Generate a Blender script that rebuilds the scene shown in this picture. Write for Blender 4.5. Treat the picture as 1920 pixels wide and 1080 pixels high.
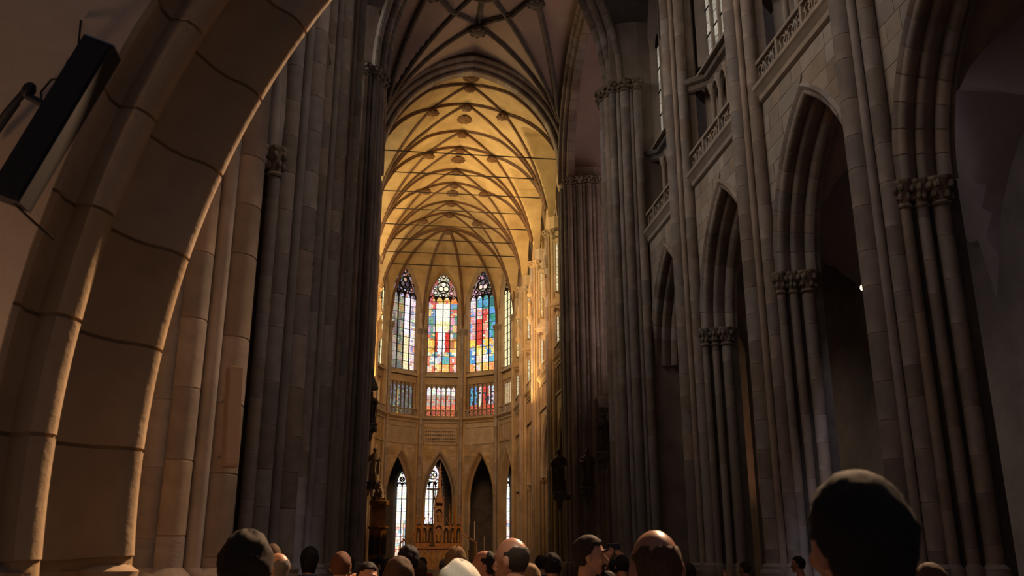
import bpy, bmesh, math, random
from math import pi, sin, cos, sqrt, radians
from mathutils import Vector, Matrix
rnd = random.Random(11)
H = 1.65                       # eye height of the camera above the floor
SC = bpy.context.scene
COL = SC.collection
for o in list(bpy.data.objects): bpy.data.objects.remove(o)

# ------------------------------------------------------------------ camera
cam_d = bpy.data.cameras.new('camera'); cam = bpy.data.objects.new('camera', cam_d); COL.objects.link(cam)
cam.matrix_world = Matrix(((0.99220, -0.03631, -0.11926, 0), (-0.12467, -0.28900, -0.94918, 0), (0, 0.95664, -0.29128, H), (0, 0, 0, 1)))
cam_d.sensor_width = 36; cam_d.lens = 1675 / 1920 * 36
cam_d.clip_start = 0.05; cam_d.clip_end = 400
cam_d.dof.use_dof = True; cam_d.dof.focus_distance = 55; cam_d.dof.aperture_fstop = 5.6
SC.camera = cam
# ------------------------------------------------------------------ world, exposure
w = bpy.data.worlds.new('world'); SC.world = w; w.use_nodes = True
w.node_tree.nodes['Background'].inputs[0].default_value = (0.82, 0.76, 0.98, 1)
w.node_tree.nodes['Background'].inputs[1].default_value = 0.062
vs = SC.view_settings; vs.view_transform = 'Standard'; vs.look = 'None'; vs.gamma = 1; vs.exposure = 0; vs.use_curve_mapping = False
# ------------------------------------------------------------------ lights
def area(name, loc, target, sx, sy, power, col, spread=180):
    d = bpy.data.lights.new(name, 'AREA'); d.shape = 'RECTANGLE'; d.size = sx; d.size_y = sy; d.energy = power; d.color = col; d.spread = radians(spread)
    o = bpy.data.objects.new(name, d); COL.objects.link(o); o.location = (loc[0], loc[1], loc[2] + H)
    o.rotation_euler = (Vector(target) - Vector(loc)).to_track_quat('-Z', 'Y').to_euler(); return o
def spot(name, loc, target, power, col, ang, blend=.6, r=.1):
    d = bpy.data.lights.new(name, 'SPOT'); d.energy = power; d.color = col; d.spot_size = radians(ang); d.spot_blend = blend; d.shadow_soft_size = r
    o = bpy.data.objects.new(name, d); COL.objects.link(o); o.location = (loc[0], loc[1], loc[2] + H)
    o.rotation_euler = (Vector(target) - Vector(loc)).to_track_quat('-Z', 'Y').to_euler(); return o
GOLD = (1.0, .62, .20); WARM = (1.0, .70, .42); DAY = (1.0, .86, .68)
# floodlights on the choir gallery ledges, aimed at the vault
area('choir_floodlight', (-1.5, 66, 17.7), (6.5, 66, 31), .6, 25, 2000, (1, .60, .22), 150)
area('choir_floodlight', (9.2, 66, 18.0), (3.4, 66, 31), .6, 25, 1000, GOLD, 140)
area('choir_floodlight', (-1.2, 53.4, 18.5), (10, 64, 26.5), 1.2, 1.2, 520, (1, .72, .34), 100)
# daylight of the choir's left clerestory, falling on its right wall and vault
area('choir_daylight', (-3.1, 66, 22.5), (9, 66, 22), 25, 8, 1300, (1, .76, .44))
# nave clerestory daylight from both sides
area('nave_daylight', (-3.2, 22, 22.3), (10.4, 23.5, 15), 26, 6, 520, (1, .86, .76), 85)
area('nave_daylight', (11.0, 12, 22.5), (-2.5, 15, 9), 14, 6, 420, (1, .80, .70), 90)
area('crossing_daylight', (16.5, 43.5, 14), (3.9, 43.5, 25), 8, 12, 380, (1, .70, .64))
# dim fill lights added behind the arcade, out of view, to lift the aisles
area('aisle_fill', (12.3, 21, 8.6), (17, 21, 7), 1.2, 28, 65, (.86, .80, 1.0))
area('aisle_fill', (-4.5, 21, 8.6), (-9, 21, 7), 1.2, 28, 60, (.86, .80, 1.0))
# lamp in the lower left corner under the loft; lamp on the right gallery shining down on arch, near pier and visitors
spot('loft_lamp', (-3.3, 3.1, -0.9), (-2.2, 3.95, 1.6), 110, (1, .58, .34), 95, .9, .15)
spot('gallery_lamp', (9.5, 18.0, 15.2), (-.9, 5.6, .5), 42000, (1, .62, .36), 27, .7, .2)
spot('niche_lamp', (12.3, 32.4, 3.0), (13.9, 34.95, 4.5), 45, (1, .52, .42), 100, .7, .1)
spot('loft_downlight', (.95, 2.6, 4.0), (.6, 4.5, -.2), 420, (1, .82, .60), 32, .7, .12)
# added spot, hidden low among the visitors, that reddens their faces
spot('red_fill', (.35, 8.0, -.5), (.8, 6.2, 0), 40, (1, .34, .14), 130, .5, .08)
spot('pulpit_fill', (10.25, 53.2, 9), (-1.1, 48.8, 3.6), 3200, (1, .66, .34), 22, .6, .15)  # spot added out of view behind the right choir pier to brighten the pulpit
# chancel lamps
area('chancel_lamp', (3.9, 54, 17), (3.9, 86, 12), 6, 2, 1000, (1, .54, .28), 110)

# ------------------------------------------------------------------ materials
MATS = {}
def nodes(name):
    m = bpy.data.materials.new(name); m.use_nodes = True; nt = m.node_tree
    return m, nt, nt.nodes['Principled BSDF']
def stone(name, c1, c2, scale=1.2, rough=.85, bump=.25, vary=.25):
    m, nt, b = nodes(name); N = nt.nodes.new; L = nt.links.new
    tc = N('ShaderNodeTexCoord'); n1 = N('ShaderNodeTexNoise'); n1.inputs['Scale'].default_value = scale; n1.inputs['Detail'].default_value = 6; n1.inputs['Roughness'].default_value = .65
    L(tc.outputs['Object'], n1.inputs['Vector'])
    r = N('ShaderNodeValToRGB'); r.color_ramp.elements[0].position = .3; r.color_ramp.elements[1].position = .72
    r.color_ramp.elements[0].color = (*c1, 1); r.color_ramp.elements[1].color = (*c2, 1); L(n1.outputs['Fac'], r.inputs[0])
    oi = N('ShaderNodeObjectInfo'); hsv = N('ShaderNodeHueSaturation')
    mr = N('ShaderNodeMapRange'); mr.inputs[3].default_value = 1 - vary; mr.inputs[4].default_value = 1 + vary; L(oi.outputs['Random'], mr.inputs[0])
    L(mr.outputs[0], hsv.inputs['Value'])
    wn = N('ShaderNodeTexWhiteNoise'); wn.noise_dimensions = '1D'; L(oi.outputs['Random'], wn.inputs['W'])
    mr2 = N('ShaderNodeMapRange'); mr2.inputs[3].default_value = 1 - vary * 1.4; mr2.inputs[4].default_value = 1 + vary * 1.8; L(wn.outputs['Value'], mr2.inputs[0]); L(mr2.outputs[0], hsv.inputs['Saturation'])
    L(r.outputs[0], hsv.inputs['Color']); L(hsv.outputs[0], b.inputs['Base Color'])
    n2 = N('ShaderNodeTexNoise'); n2.inputs['Scale'].default_value = scale * 14; n2.inputs['Detail'].default_value = 5; L(tc.outputs['Object'], n2.inputs['Vector'])
    bp = N('ShaderNodeBump'); bp.inputs['Strength'].default_value = bump; bp.inputs['Distance'].default_value = .02; L(n2.outputs['Fac'], bp.inputs['Height']); L(bp.outputs[0], b.inputs['Normal'])
    b.inputs['Roughness'].default_value = rough; b.inputs['Specular IOR Level'].default_value = .25
    MATS[name] = m; return m
def plain(name, col, rough=.6, metal=0, spec=.4, noise=0, nscale=20):
    m, nt, b = nodes(name); b.inputs['Roughness'].default_value = rough; b.inputs['Metallic'].default_value = metal; b.inputs['Specular IOR Level'].default_value = spec
    N = nt.nodes.new; L = nt.links.new
    tc = N('ShaderNodeTexCoord'); n = N('ShaderNodeTexNoise'); n.inputs['Scale'].default_value = nscale; n.inputs['Detail'].default_value = 4; L(tc.outputs['Object'], n.inputs['Vector'])
    mr = N('ShaderNodeMapRange'); mr.inputs[3].default_value = 1 - noise; mr.inputs[4].default_value = 1 + noise; L(n.outputs['Fac'], mr.inputs[0])
    h = N('ShaderNodeHueSaturation'); h.inputs['Color'].default_value = (*col, 1); L(mr.outputs[0], h.inputs['Value']); L(h.outputs[0], b.inputs['Base Color'])
    MATS[name] = m; return m
def glass_mat(name, strength):
    m, nt, b = nodes(name); N = nt.nodes.new; L = nt.links.new
    at = N('ShaderNodeAttribute'); at.attribute_name = 'Col'
    tc = N('ShaderNodeTexCoord'); n = N('ShaderNodeTexNoise'); n.inputs['Scale'].default_value = 9; n.inputs['Detail'].default_value = 3; L(tc.outputs['Object'], n.inputs['Vector'])
    mr = N('ShaderNodeMapRange'); mr.inputs[1].default_value = .3; mr.inputs[2].default_value = .7; mr.inputs[3].default_value = .55 * strength; mr.inputs[4].default_value = 1.35 * strength; L(n.outputs['Fac'], mr.inputs[0])
    b.inputs['Base Color'].default_value = (.02, .02, .02, 1); b.inputs['Roughness'].default_value = .3
    L(at.outputs['Color'], b.inputs['Emission Color']); L(mr.outputs[0], b.inputs['Emission Strength'])
    MATS[name] = m; return m
def glow(name, col, s):
    m, nt, b = nodes(name); b.inputs['Emission Color'].default_value = (*col, 1); b.inputs['Emission Strength'].default_value = s; MATS[name] = m; return m

stone('nave_stone', (.20, .163, .135), (.40, .333, .28), .9, .85, .3, .21)
stone('wall_stone', (.26, .215, .17), (.42, .35, .28), .8, .88, .3, .16)
stone('carved_stone', (.15, .12, .09), (.36, .29, .22), 3, .85, .6, .1)
stone('arch_stone', (.30, .215, .135), (.44, .33, .21), 1.5, .85, .25, .12)
stone('choir_stone', (.28, .205, .125), (.47, .365, .235), .9, .8, .25, .15)
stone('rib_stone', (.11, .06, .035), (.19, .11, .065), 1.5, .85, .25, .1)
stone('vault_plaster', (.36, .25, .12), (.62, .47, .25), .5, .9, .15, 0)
stone('crossing_plaster', (.34, .26, .22), (.48, .37, .32), .3, .9, .15, 0)
stone('cream_plaster', (.50, .38, .26), (.62, .49, .36), .8, .9, .15, 0)
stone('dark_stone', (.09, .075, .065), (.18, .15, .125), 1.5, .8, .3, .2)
stone('gilded_oak', (.26, .12, .05), (.50, .27, .11), 4, .5, .3, .15)
stone('dark_wood', (.05, .032, .022), (.11, .07, .045), 5, .45, .4, .1)
stone('floor_stone', (.12, .10, .085), (.24, .20, .17), 1.2, .6, .1, .1)
plain('gold', (.62, .38, .12), .35, .8, .5, .2, 8)
plain('iron', (.03, .025, .025), .5, .6, .5, .1)
plain('lead', (.018, .015, .016), .7, 0, .2, .1)
plain('black_plastic', (.016, .014, .018), .55, 0, .4, .1)
plain('beige_metal', (.34, .25, .19), .55, 0, .3, .05)
plain('grey_metal', (.35, .33, .32), .4, .7, .5, .1)
plain('cable', (.02, .014, .012), .6)
plain('wax', (.75, .66, .5), .5)
plain('screen_glass', (.02, .02, .025), .15, 0, .5)
glass_mat('stained_glass', 1.45)
glass_mat('chapel_glass', 1.7)
glass_mat('clear_glass', 1.0)
glow('lamp_glow', (1, .7, .35), 6)
glow('flame', (1, .6, .2), 4)
SKIN = {'a': plain('skin_a', (.50, .26, .16), .45, 0, .45, .06), 'b': plain('skin_b', (.40, .19, .115), .4, 0, .5, .06), 'c': plain('skin_c', (.56, .33, .22), .45, 0, .45, .06)}
for n, c in dict(black=(.018, .017, .022), navy=(.025, .03, .045), grey=(.16, .155, .15), brown=(.10, .065, .045), red=(.25, .05, .035), white=(.66, .62, .52), olive=(.09, .085, .05), blue=(.06, .09, .15), denim=(.05, .065, .10), tan=(.30, .22, .14)).items():
    plain('cloth_' + n, c, .9, 0, .15, .18, 60)
for n, c in dict(black=(.014, .012, .013), dark=(.028, .019, .014), brown=(.075, .042, .024), auburn=(.11, .045, .025), blond=(.24, .15, .07), grey=(.14, .125, .11)).items():
    plain('hair_' + n, c, .8, 0, .25, .6, 90)

# ------------------------------------------------------------------ mesh helpers
class MB:
    def __init__(s): s.v = []; s.f = []
    def add(s, vs_, fs):
        b = len(s.v); s.v += [tuple(p) for p in vs_]; s.f += [tuple(b + i for i in q) for q in fs]; return s
    def box(s, x0, x1, y0, y1, z0, z1):
        return s.add([(x, y, z) for z in (z0, z1) for x, y in ((x0, y0), (x1, y0), (x1, y1), (x0, y1))],
                     [(3, 2, 1, 0), (4, 5, 6, 7), (0, 1, 5, 4), (1, 2, 6, 5), (2, 3, 7, 6), (3, 0, 4, 7)])
    def prism(s, poly, z0, z1):
        n = len(poly)
        return s.add([(x, y, z0) for x, y in poly] + [(x, y, z1) for x, y in poly],
                     [tuple(range(n))[::-1], tuple(range(n, 2 * n))] + [(i, (i + 1) % n, n + (i + 1) % n, n + i) for i in range(n)])
    def slab(s, poly, y0, y1):      # polygon in x,z extruded along y
        n = len(poly)
        return s.add([(x, y0, z) for x, z in poly] + [(x, y1, z) for x, z in poly],
                     [tuple(range(n)), tuple(range(n, 2 * n))[::-1]] + [(i, n + i, n + (i + 1) % n, (i + 1) % n) for i in range(n)])
    def lathe(s, cx, cy, prof, n=12, fold=None):
        vs_ = []
        for r, z in prof:
            for k in range(n):
                a = 2 * pi * k / n; rr = r * (fold(a, z) if fold else 1)
                vs_.append((cx + rr * cos(a), cy + rr * sin(a), z))
        fs = [(i * n + k, i * n + (k + 1) % n, (i + 1) * n + (k + 1) % n, (i + 1) * n + k) for i in range(len(prof) - 1) for k in range(n)]
        fs += [tuple(range(n))[::-1], tuple(range((len(prof) - 1) * n, len(prof) * n))]
        return s.add(vs_, fs)
    def cyl(s, cx, cy, z0, z1, r, n=12, r1=None): return s.lathe(cx, cy, [(r, z0), (r if r1 is None else r1, z1)], n)
    def tube(s, pts, r, n=8, closed=False, radii=None):
        P = [Vector(p) for p in pts]; N = len(P); vs_ = []
        up0 = Vector((0, 0, 1)); side = None
        for i in range(N):
            if closed: t = P[(i + 1) % N] - P[i - 1]
            else: t = P[min(i + 1, N - 1)] - P[max(i - 1, 0)]
            t.normalize()
            if side is None:
                side = t.cross(up0)
                if side.length < .1: side = t.cross(Vector((1, 0, 0)))
            else: side = side - t * side.dot(t)
            side.normalize(); u = side.cross(t)
            rr = radii[i] if radii else r
            for k in range(n):
                a = 2 * pi * (k + .5) / n; vs_.append(P[i] + (side * cos(a) + u * sin(a)) * rr)
        M_ = N if closed else N - 1
        fs = [(i * n + k, i * n + (k + 1) % n, ((i + 1) % N) * n + (k + 1) % n, ((i + 1) % N) * n + k) for i in range(M_) for k in range(n)]
        if not closed: fs += [tuple(range(n))[::-1], tuple(range((N - 1) * n, N * n))]
        return s.add(vs_, fs)
    def blob(s, c, rx, ry=None, rz=None, n=8, m=5):
        ry = ry or rx; rz = rz or rx; vs_ = [(c[0], c[1], c[2] - rz)]
        for i in range(1, m):
            e = -pi / 2 + pi * i / m
            vs_ += [(c[0] + rx * cos(e) * cos(2 * pi * k / n), c[1] + ry * cos(e) * sin(2 * pi * k / n), c[2] + rz * sin(e)) for k in range(n)]
        vs_.append((c[0], c[1], c[2] + rz)); t = len(vs_) - 1
        fs = [(0, 1 + (k + 1) % n, 1 + k) for k in range(n)]
        for i in range(m - 2): fs += [(1 + i * n + k, 1 + i * n + (k + 1) % n, 1 + (i + 1) * n + (k + 1) % n, 1 + (i + 1) * n + k) for k in range(n)]
        fs += [(t, 1 + (m - 2) * n + k, 1 + (m - 2) * n + (k + 1) % n) for k in range(n)]
        return s.add(vs_, fs)
    def grid(s, rows):
        n = len(rows[0]); vs_ = [p for r in rows for p in r]
        return s.add(vs_, [(i * n + j, i * n + j + 1, (i + 1) * n + j + 1, (i + 1) * n + j) for i in range(len(rows) - 1) for j in range(n - 1)])
    def mesh(s, name='m', smooth=0):
        m = bpy.data.meshes.new(name); m.from_pydata(s.v, [], s.f); m.update()
        bm = bmesh.new(); bm.from_mesh(m); bmesh.ops.recalc_face_normals(bm, faces=bm.faces)
        if smooth:
            for f in bm.faces: f.smooth = True
            for e in bm.edges:
                if len(e.link_faces) == 2 and e.calc_face_angle(0) > radians(smooth): e.smooth = False
        bm.to_mesh(m); bm.free(); return m
def obj(name, mb, mat, parent=None, loc=(0, 0, 0), rz=0, smooth=0, scale=None, kind=None):
    me = mb.mesh(name, smooth) if isinstance(mb, MB) else mb
    if mat and not me.materials: me.materials.append(MATS[mat] if isinstance(mat, str) else mat)
    o = bpy.data.objects.new(name, me); COL.objects.link(o); o.location = loc; o.rotation_euler.z = rz
    if scale: o.scale = scale
    if parent: o.parent = parent
    if kind: o['kind'] = kind
    return o
def thing(name, label, cat, loc=(0, 0, 0), rz=0, group=None, kind=None):
    o = bpy.data.objects.new(name, None); COL.objects.link(o); o.location = loc; o.rotation_euler.z = rz; o.empty_display_size = .1
    return tag(o, label, cat, group, kind)
def tag(o, label=None, cat=None, group=None, kind=None):
    if label: o['label'] = label
    if cat: o['category'] = cat
    if group: o['group'] = group
    if kind: o['kind'] = kind
    return o
def copy_tree(o, parent=None):
    c = o.copy(); COL.objects.link(c); c.parent = parent
    for ch in list(o.children): copy_tree(ch, c)
    return c
class Arch:         # pointed arch, half width w and rise h; concentric offsets inwards
    def __init__(s, w, h): s.w = w; s.h = h; s.c = (h * h - w * w) / (2 * w); s.r = w + s.c
    def pt(s, t, off=0):     # t 0..1 left springing to right springing
        r = s.r - off; am = math.acos(max(-1, min(1, s.c / r))); u = 1 - abs(2 * t - 1); a = am * u
        x = s.c - r * cos(a); z = r * sin(a)
        return (x if t <= .5 else -x, z)
    def pts(s, n, off=0): return [s.pt(i / n, off) for i in range(n + 1)]
    def x_at(s, z, off=0):
        r = s.r - off
        if z >= r or z > s.pt(.5, off)[1]: return 0
        return max(0, sqrt(max(0, r * r - z * z)) - s.c) if z > 0 else s.w - off
def arc2(cx, cy, r, a0, a1, n=5): return [(cx + r * cos(radians(a0 + (a1 - a0) * i / n)), cy + r * sin(radians(a0 + (a1 - a0) * i / n))) for i in range(n + 1)]
def sweep_arch(mb, arch, prof, t0=0, t1=1, n=16, z0=0, closed=False):
    """profile of (offset inwards, depth) swept along the arch; local x, depth y, z"""
    rows = []
    for i in range(n + 1):
        t = t0 + (t1 - t0) * i / n; rows.append([(*(arch.pt(t, o)[:1]), d, z0 + arch.pt(t, o)[1]) for o, d in prof])
    if not closed: return mb.grid(rows)
    k = len(prof); vs_ = [p for r in rows for p in r]
    fs = [(i * k + j, i * k + (j + 1) % k, (i + 1) * k + (j + 1) % k, (i + 1) * k + j) for i in range(n) for j in range(k)]
    fs += [tuple(range(k)), tuple(range(n * k, n * k + k))[::-1]]
    return mb.add(vs_, fs)
def rotv(x, y, a): return (x * cos(a) - y * sin(a), x * sin(a) + y * cos(a))
CX = 3.9                        # centre line of nave and choir
RIGHT, LEFT = -pi / 2, pi / 2   # local depth axis points out through the right / left wall

# ------------------------------------------------------------------ capitals, shafts, drums
_cache = {}
def capital_mesh(spots, z0=7.0, z1=7.6, leafy=True, r_k=1.0):
    key = ('cap', tuple(spots), z0, z1)
    if key in _cache: return _cache[key]
    mb = MB(); rr = random.Random(5); h = z1 - z0
    for x, y, r in spots:
        mb.lathe(x, y, [(r * 1.25, z0), (r * 1.38, z0 + .04 * h / .6), (r * 1.25, z0 + .08 * h / .6), (r * 1.02, z0 + .1 * h / .6), (r * 1.1, z0 + .3 * h), (r * 1.7, z1 - .2 * h), (r * 1.8, z1 - .12 * h)], 10)
        mb.lathe(x, y, [(r * 1.85, z1 - .14 * h), (r * 2.0, z1 - .06 * h), (r * 1.95, z1)], 8)
        if leafy:
            for lv in (0, 1):
                for k in range(7):
                    a = 2 * pi * (k + .5 * lv) / 7 + rr.uniform(-.2, .2); q = r * (1.35 + .42 * lv); zz = z0 + h * (.38 + .3 * lv) + rr.uniform(-.02, .02)
                    mb.blob((x + q * cos(a), y + q * sin(a), zz), .3 * r + .02, .3 * r + .02, .12 * h + .02, 6, 4)
    m = mb.mesh('capital', 40); _cache[key] = m; return m
def drum_mesh(r, n=18):
    key = ('drum', round(r, 3))
    if key not in _cache:
        b = .008
        _cache[key] = MB().lathe(0, 0, [(r - .006, 0), (r, b), (r, 1 - b), (r - .006, 1)], n).mesh('drum', 24)
    return _cache[key]
def shaft(parent, x, y, r, z0, z1, mat, dr=None, course=.72, n=18, phase=0):
    """round shaft; between dr[0] and dr[1] it is laid in separate drums"""
    if dr is None: return obj('shaft', MB().cyl(x, y, z0, z1, r, n), mat, parent, smooth=50)
    s = obj('shaft', MB().cyl(x, y, z0, z1, r * .968, n), mat, parent, smooth=50)
    z = z0 + .1 + phase
    while z < dr[0]: z += course
    while z < min(dr[1], z1 - .2):
        h = course * rnd.choice((.82, 1, 1, 1.15, 1.3)); h = min(h, z1 - z)
        obj('drum', drum_mesh(r, n), mat, s, (x, y, z), scale=(1, 1, h - .012)); z += h
    if z < z1: obj('drum', drum_mesh(r, n), mat, s, (x, y, z), scale=(1, 1, z1 - z))
    lo = z0 + .1 + phase
    while lo < dr[0]: lo += course
    if lo - z0 > .05: obj('drum', drum_mesh(r, n), mat, s, (x, y, z0), scale=(1, 1, lo - z0 - .012))
    return s
def base_mould(mb, x, y, r, z):
    return mb.lathe(x, y, [(r * 1.7, -H), (r * 1.7, z - .3), (r * 1.75, z - .22), (r * 1.45, z - .12), (r * 1.5, z - .06), (r * 1.05, z + .02)], 12)

NAVE_SH = [(0, -.50, .25), (.30, -.40, .10), (-.30, -.40, .10), (.47, -.16, .19), (-.47, -.16, .19)]
RESP = [(.64, .02, .12), (.76, .34, .12), (.87, .70, .17)]
CORE = [(-.95, 1.08), (-.95, .8), (-.74, .62), (-.66, .28), (-.56, .2), (-.5, -.05), (-.3, -.22), (-.14, -.36), (.14, -.36), (.3, -.22), (.5, -.05), (.56, .2), (.66, .28), (.74, .62), (.95, .8), (.95, 1.08)]
ZC = 7.05                       # arcade capitals
def nave_pier(loc, rz, label, dr, ztop, mat='nave_stone', near=-1, group=None, zcap=ZC, vis=None):
    t = thing('clustered_pier', label, 'pier', loc, rz, group)
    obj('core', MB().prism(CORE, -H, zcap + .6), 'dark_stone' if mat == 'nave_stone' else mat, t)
    obj('core', MB().prism([(-.6, .3), (-.5, -.02), (-.3, -.2), (-.14, -.36), (.14, -.36), (.3, -.2), (.5, -.02), (.6, .3)], zcap + .6, ztop), mat, t)
    mbb = MB()
    for i, (x, y, r) in enumerate(NAVE_SH):
        shaft(t, x, y, r, -.1, ztop, mat, dr if (i in (0, 3, 4)) else None, phase=rnd.uniform(0, .3), course=.78)
        base_mould(mbb, x, y, r, -.1)
    for sx in (1, -1):
        for x, y, r in RESP:
            shaft(t, sx * x, y, r, -.1, zcap, mat, (dr[0], min(dr[1], zcap)) if dr and sx == near and dr[0] < zcap else None, phase=rnd.uniform(0, .3))
            base_mould(mbb, sx * x, y, r, -.1)
        obj('capital', capital_mesh(tuple((sx * x, y, r) for x, y, r in RESP), zcap, zcap + .6), 'carved_stone', t)
    obj('base', mbb, mat, t, smooth=40)
    return t
# ------------------------------------------------------------------ arcade arches
def arch_profile(scale=1.0):
    P = [(-.12, .06), (-.14, -.04), (-.06, -.10), (.0, -.06)] + arc2(.06, .10, .12, 260, 380, 4) + [(.10, .28)] + arc2(.17, .42, .12, 200, 370, 5) + [(.20, .66)] + arc2(.30, .84, .17, 190, 370, 6) + [(.34, 1.02), (.34, 1.08)]
    return [(a * scale, b) for a, b in P]
def arcade_arch(loc, rz, w, h, label, mat, vous, group=None, n=13, smooth=35):
    t = thing('arcade_arch', label, 'arch', loc, rz, group)
    A = Arch(w, h); P = arch_profile(); B = [(o - .012, d + .012) for o, d in P]
    mb = MB(); sweep_arch(mb, A, B, 0, 1, 32)
    obj('arch_backing', mb, mat, t, smooth=smooth)
    if vous:
        closed = P + [(-.12, 1.08)]
        for k in range(2 * n):
            key = ('vous', w, h, n, k)
            if key not in _cache:
                g = .0022
                m = MB(); sweep_arch(m, A, closed, k / (2 * n) + g, (k + 1) / (2 * n) - g, 3, closed=True); _cache[key] = m.mesh('voussoir', smooth)
            obj('voussoir', _cache[key], mat, t)
    return t
def spandrel(parent, loc, rz, w, h, L, zs, zt, mat, blocks, hs=.52, seed=0, name='spandrel', pier_half=.5):
    """wall above an arch, faced with separate ashlar blocks; local to a structure object"""
    A = Arch(w + .1, h + .1); mb = MB(); half = L / 2
    xs = [(-half, 0)] + A.pts(32) + [(half, 0)]
    rows0 = [(x, .035, zs + z) for x, z in xs]; rows1 = [(x, .035, zt) for x, z in xs]
    mb.grid([rows0, rows1]); mb.grid([[(x, 1.07, z) for x, y, z in rows0], [(x, 1.07, z) for x, y, z in rows1]])
    mb.grid([[(x, .035, z) for x, y, z in rows1], [(x, 1.07, z) for x, y, z in rows1]])
    s = obj(name, mb, mat, parent, loc, rz)
    if blocks:
        rr = random.Random(seed); nrow = int((zt - zs) / hs); hs = (zt - zs) / nrow; g = .007
        for i in range(nrow):
            z0 = i * hs; z1 = z0 + hs
            for sx in (-1, 1):
                a0, a1 = A.x_at(z0), A.x_at(z1); e = half - pier_half * .6
                top = a1 <= 0.001
                edges = [e]; x = e
                while x > 0:
                    x -= rr.uniform(.55, 1.0); edges.append(x)
                for k in range(len(edges) - 1):
                    xo, xi = edges[k], edges[k + 1]
                    b0, b1 = max(xi, a0), max(xi, a1)
                    if xo - b0 < .18 and xo - b1 < .18: break
                    last = edges[k + 1] - max(a0, a1) < .2 or xi <= 0
                    if last: b0, b1 = max(a0, 0), max(a1, 0)
                    q0, q1 = max(xo - g, b0 + .02), xo - g
                    poly = [(sx * (b0 + g), zs + z0 + g), (sx * q0, zs + z0 + g), (sx * q1, zs + z1 - g), (sx * (b1 + g), zs + z1 - g)]
                    if sx < 0: poly = poly[::-1]
                    obj('ashlar_block', MB().slab(poly, -rr.uniform(0, .008), .05), mat, s)
                    if last: break
    return s
# ------------------------------------------------------------------ balustrades
def tracery_panel_mesh(w=.52, h=.78, th=.05):
    key = ('tp', w, h)
    if key not in _cache:
        mb = MB()
        def ring(cx, cz, r, n=14, rr=.026): mb.tube([(cx + r * cos(2 * pi * k / n), 0, cz + r * sin(2 * pi * k / n)) for k in range(n)], rr * 1.35, 4, True)
        ring(0, h * .30, w * .34); ring(0, h * .72, w * .30)
        for sx in (-1, 1):
            mb.tube([(sx * w * .5, 0, 0), (sx * w * .42, 0, h * .25), (sx * w * .12, 0, h * .5), (sx * w * .42, 0, h * .78), (sx * w * .5, 0, h)], .034, 4)
            mb.blob((sx * w * .16, 0, h * .3), .035, .02, .05, 6, 4); mb.blob((0, 0, h * .3 + sx * w * .18), .05, .02, .035, 6, 4)
        mb.box(-w * .5 - .015, -w * .5 + .015, -.025, .025, 0, h)
        _cache[key] = mb.mesh('tracery_panel')
    return _cache[key]
def balustrade(loc, rz, length, label, mat, h=.95, group=None, n=None, post=True, corn=.28):
    t = thing('balustrade', label, 'balustrade', loc, rz, group)
    e = length / 2
    obj('cornice', MB().slab([(-e, -.32), (e, -.32), (e, 0), (-e, 0)], -.02, .75), mat, t)
    c = MB()
    sec = [(-.02, -.5), (-.10, -.44), (-.12, -.30), (-corn * .8, -.16), (-corn, -.1), (-corn, .02), (-.02, .04)]
    c.grid([[(-e, y, z) for y, z in sec], [(e, y, z) for y, z in sec]])
    obj('moulding', c, mat, t)
    obj('bottom_rail', MB().box(-e, e, -.12, .06, 0.02, .12), mat, t)
    obj('top_rail', MB().slab([(-e, h - .1), (e, h - .1), (e, h), (-e, h)], -.14, .08), mat, t)
    n = n or max(3, round(length / .52)); wd = length / n
    pm = tracery_panel_mesh()
    for k in range(n):
        obj('tracery_panel', pm, mat, t, (-e + (k + .5) * wd, -.03, .11), scale=(wd / .52, 1, (h - .21) / .78))
    if post:
        for k in range(0, n + 1, max(2, n // 3)): obj('post', MB().box(-.06, .06, -.13, .07, 0, h), mat, t, (-e + min(n, k) * wd, 0, 0))
    return t
# ------------------------------------------------------------------ windows
def colour_mesh(mb_v, mb_f, cols, name='pane'):
    m = bpy.data.meshes.new(name); m.from_pydata(mb_v, [], mb_f); m.update()
    a = m.color_attributes.new('Col', 'FLOAT_COLOR', 'CORNER')
    for p in m.polygons:
        for li in p.loop_indices: a.data[li].color = (*cols[p.index], 1)
    return m
def pane_mesh(x0, x1, z0, z1, nx, nz, cf, rr, top=None):
    """leaded pane of nx by nz coloured pieces; cf(x,z) gives the colour; top(x) clips the head"""
    g = .008; P = {}
    for i in range(nx + 1):
        for j in range(nz + 1):
            x = x0 + (x1 - x0) * i / nx; z = z0 + (z1 - z0) * j / nz
            if 0 < i < nx: x += rr.uniform(-.3, .3) * (x1 - x0) / nx
            if 0 < j < nz: z += rr.uniform(-.3, .3) * (z1 - z0) / nz
            if top: z = min(z, top(x))
            P[i, j] = (x, 0, z)
    v = []; f = []; c = []
    for i in range(nx):
        for j in range(nz):
            q = [Vector(P[a]) for a in ((i, j), (i + 1, j), (i + 1, j + 1), (i, j + 1))]; m = sum(q, Vector()) / 4
            b = len(v); v += [tuple(p + (m - p) * .06) for p in q]; f.append((b, b + 1, b + 2, b + 3)); c.append(cf(m.x, m.z))
    return colour_mesh(v, f, c)
def bar_ring(mb, cx, cz, r, y, t=.06, d=.12, n=20):
    rows = []
    for k in range(n + 1):
        a = 2 * pi * k / n; rows.append([(cx + q * cos(a), yy, cz + q * sin(a)) for q, yy in ((r - t / 2, y - d / 2), (r + t / 2, y - d / 2), (r + t / 2, y + d / 2), (r - t / 2, y + d / 2), (r - t / 2, y - d / 2))])
    return mb.grid(rows)
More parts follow.
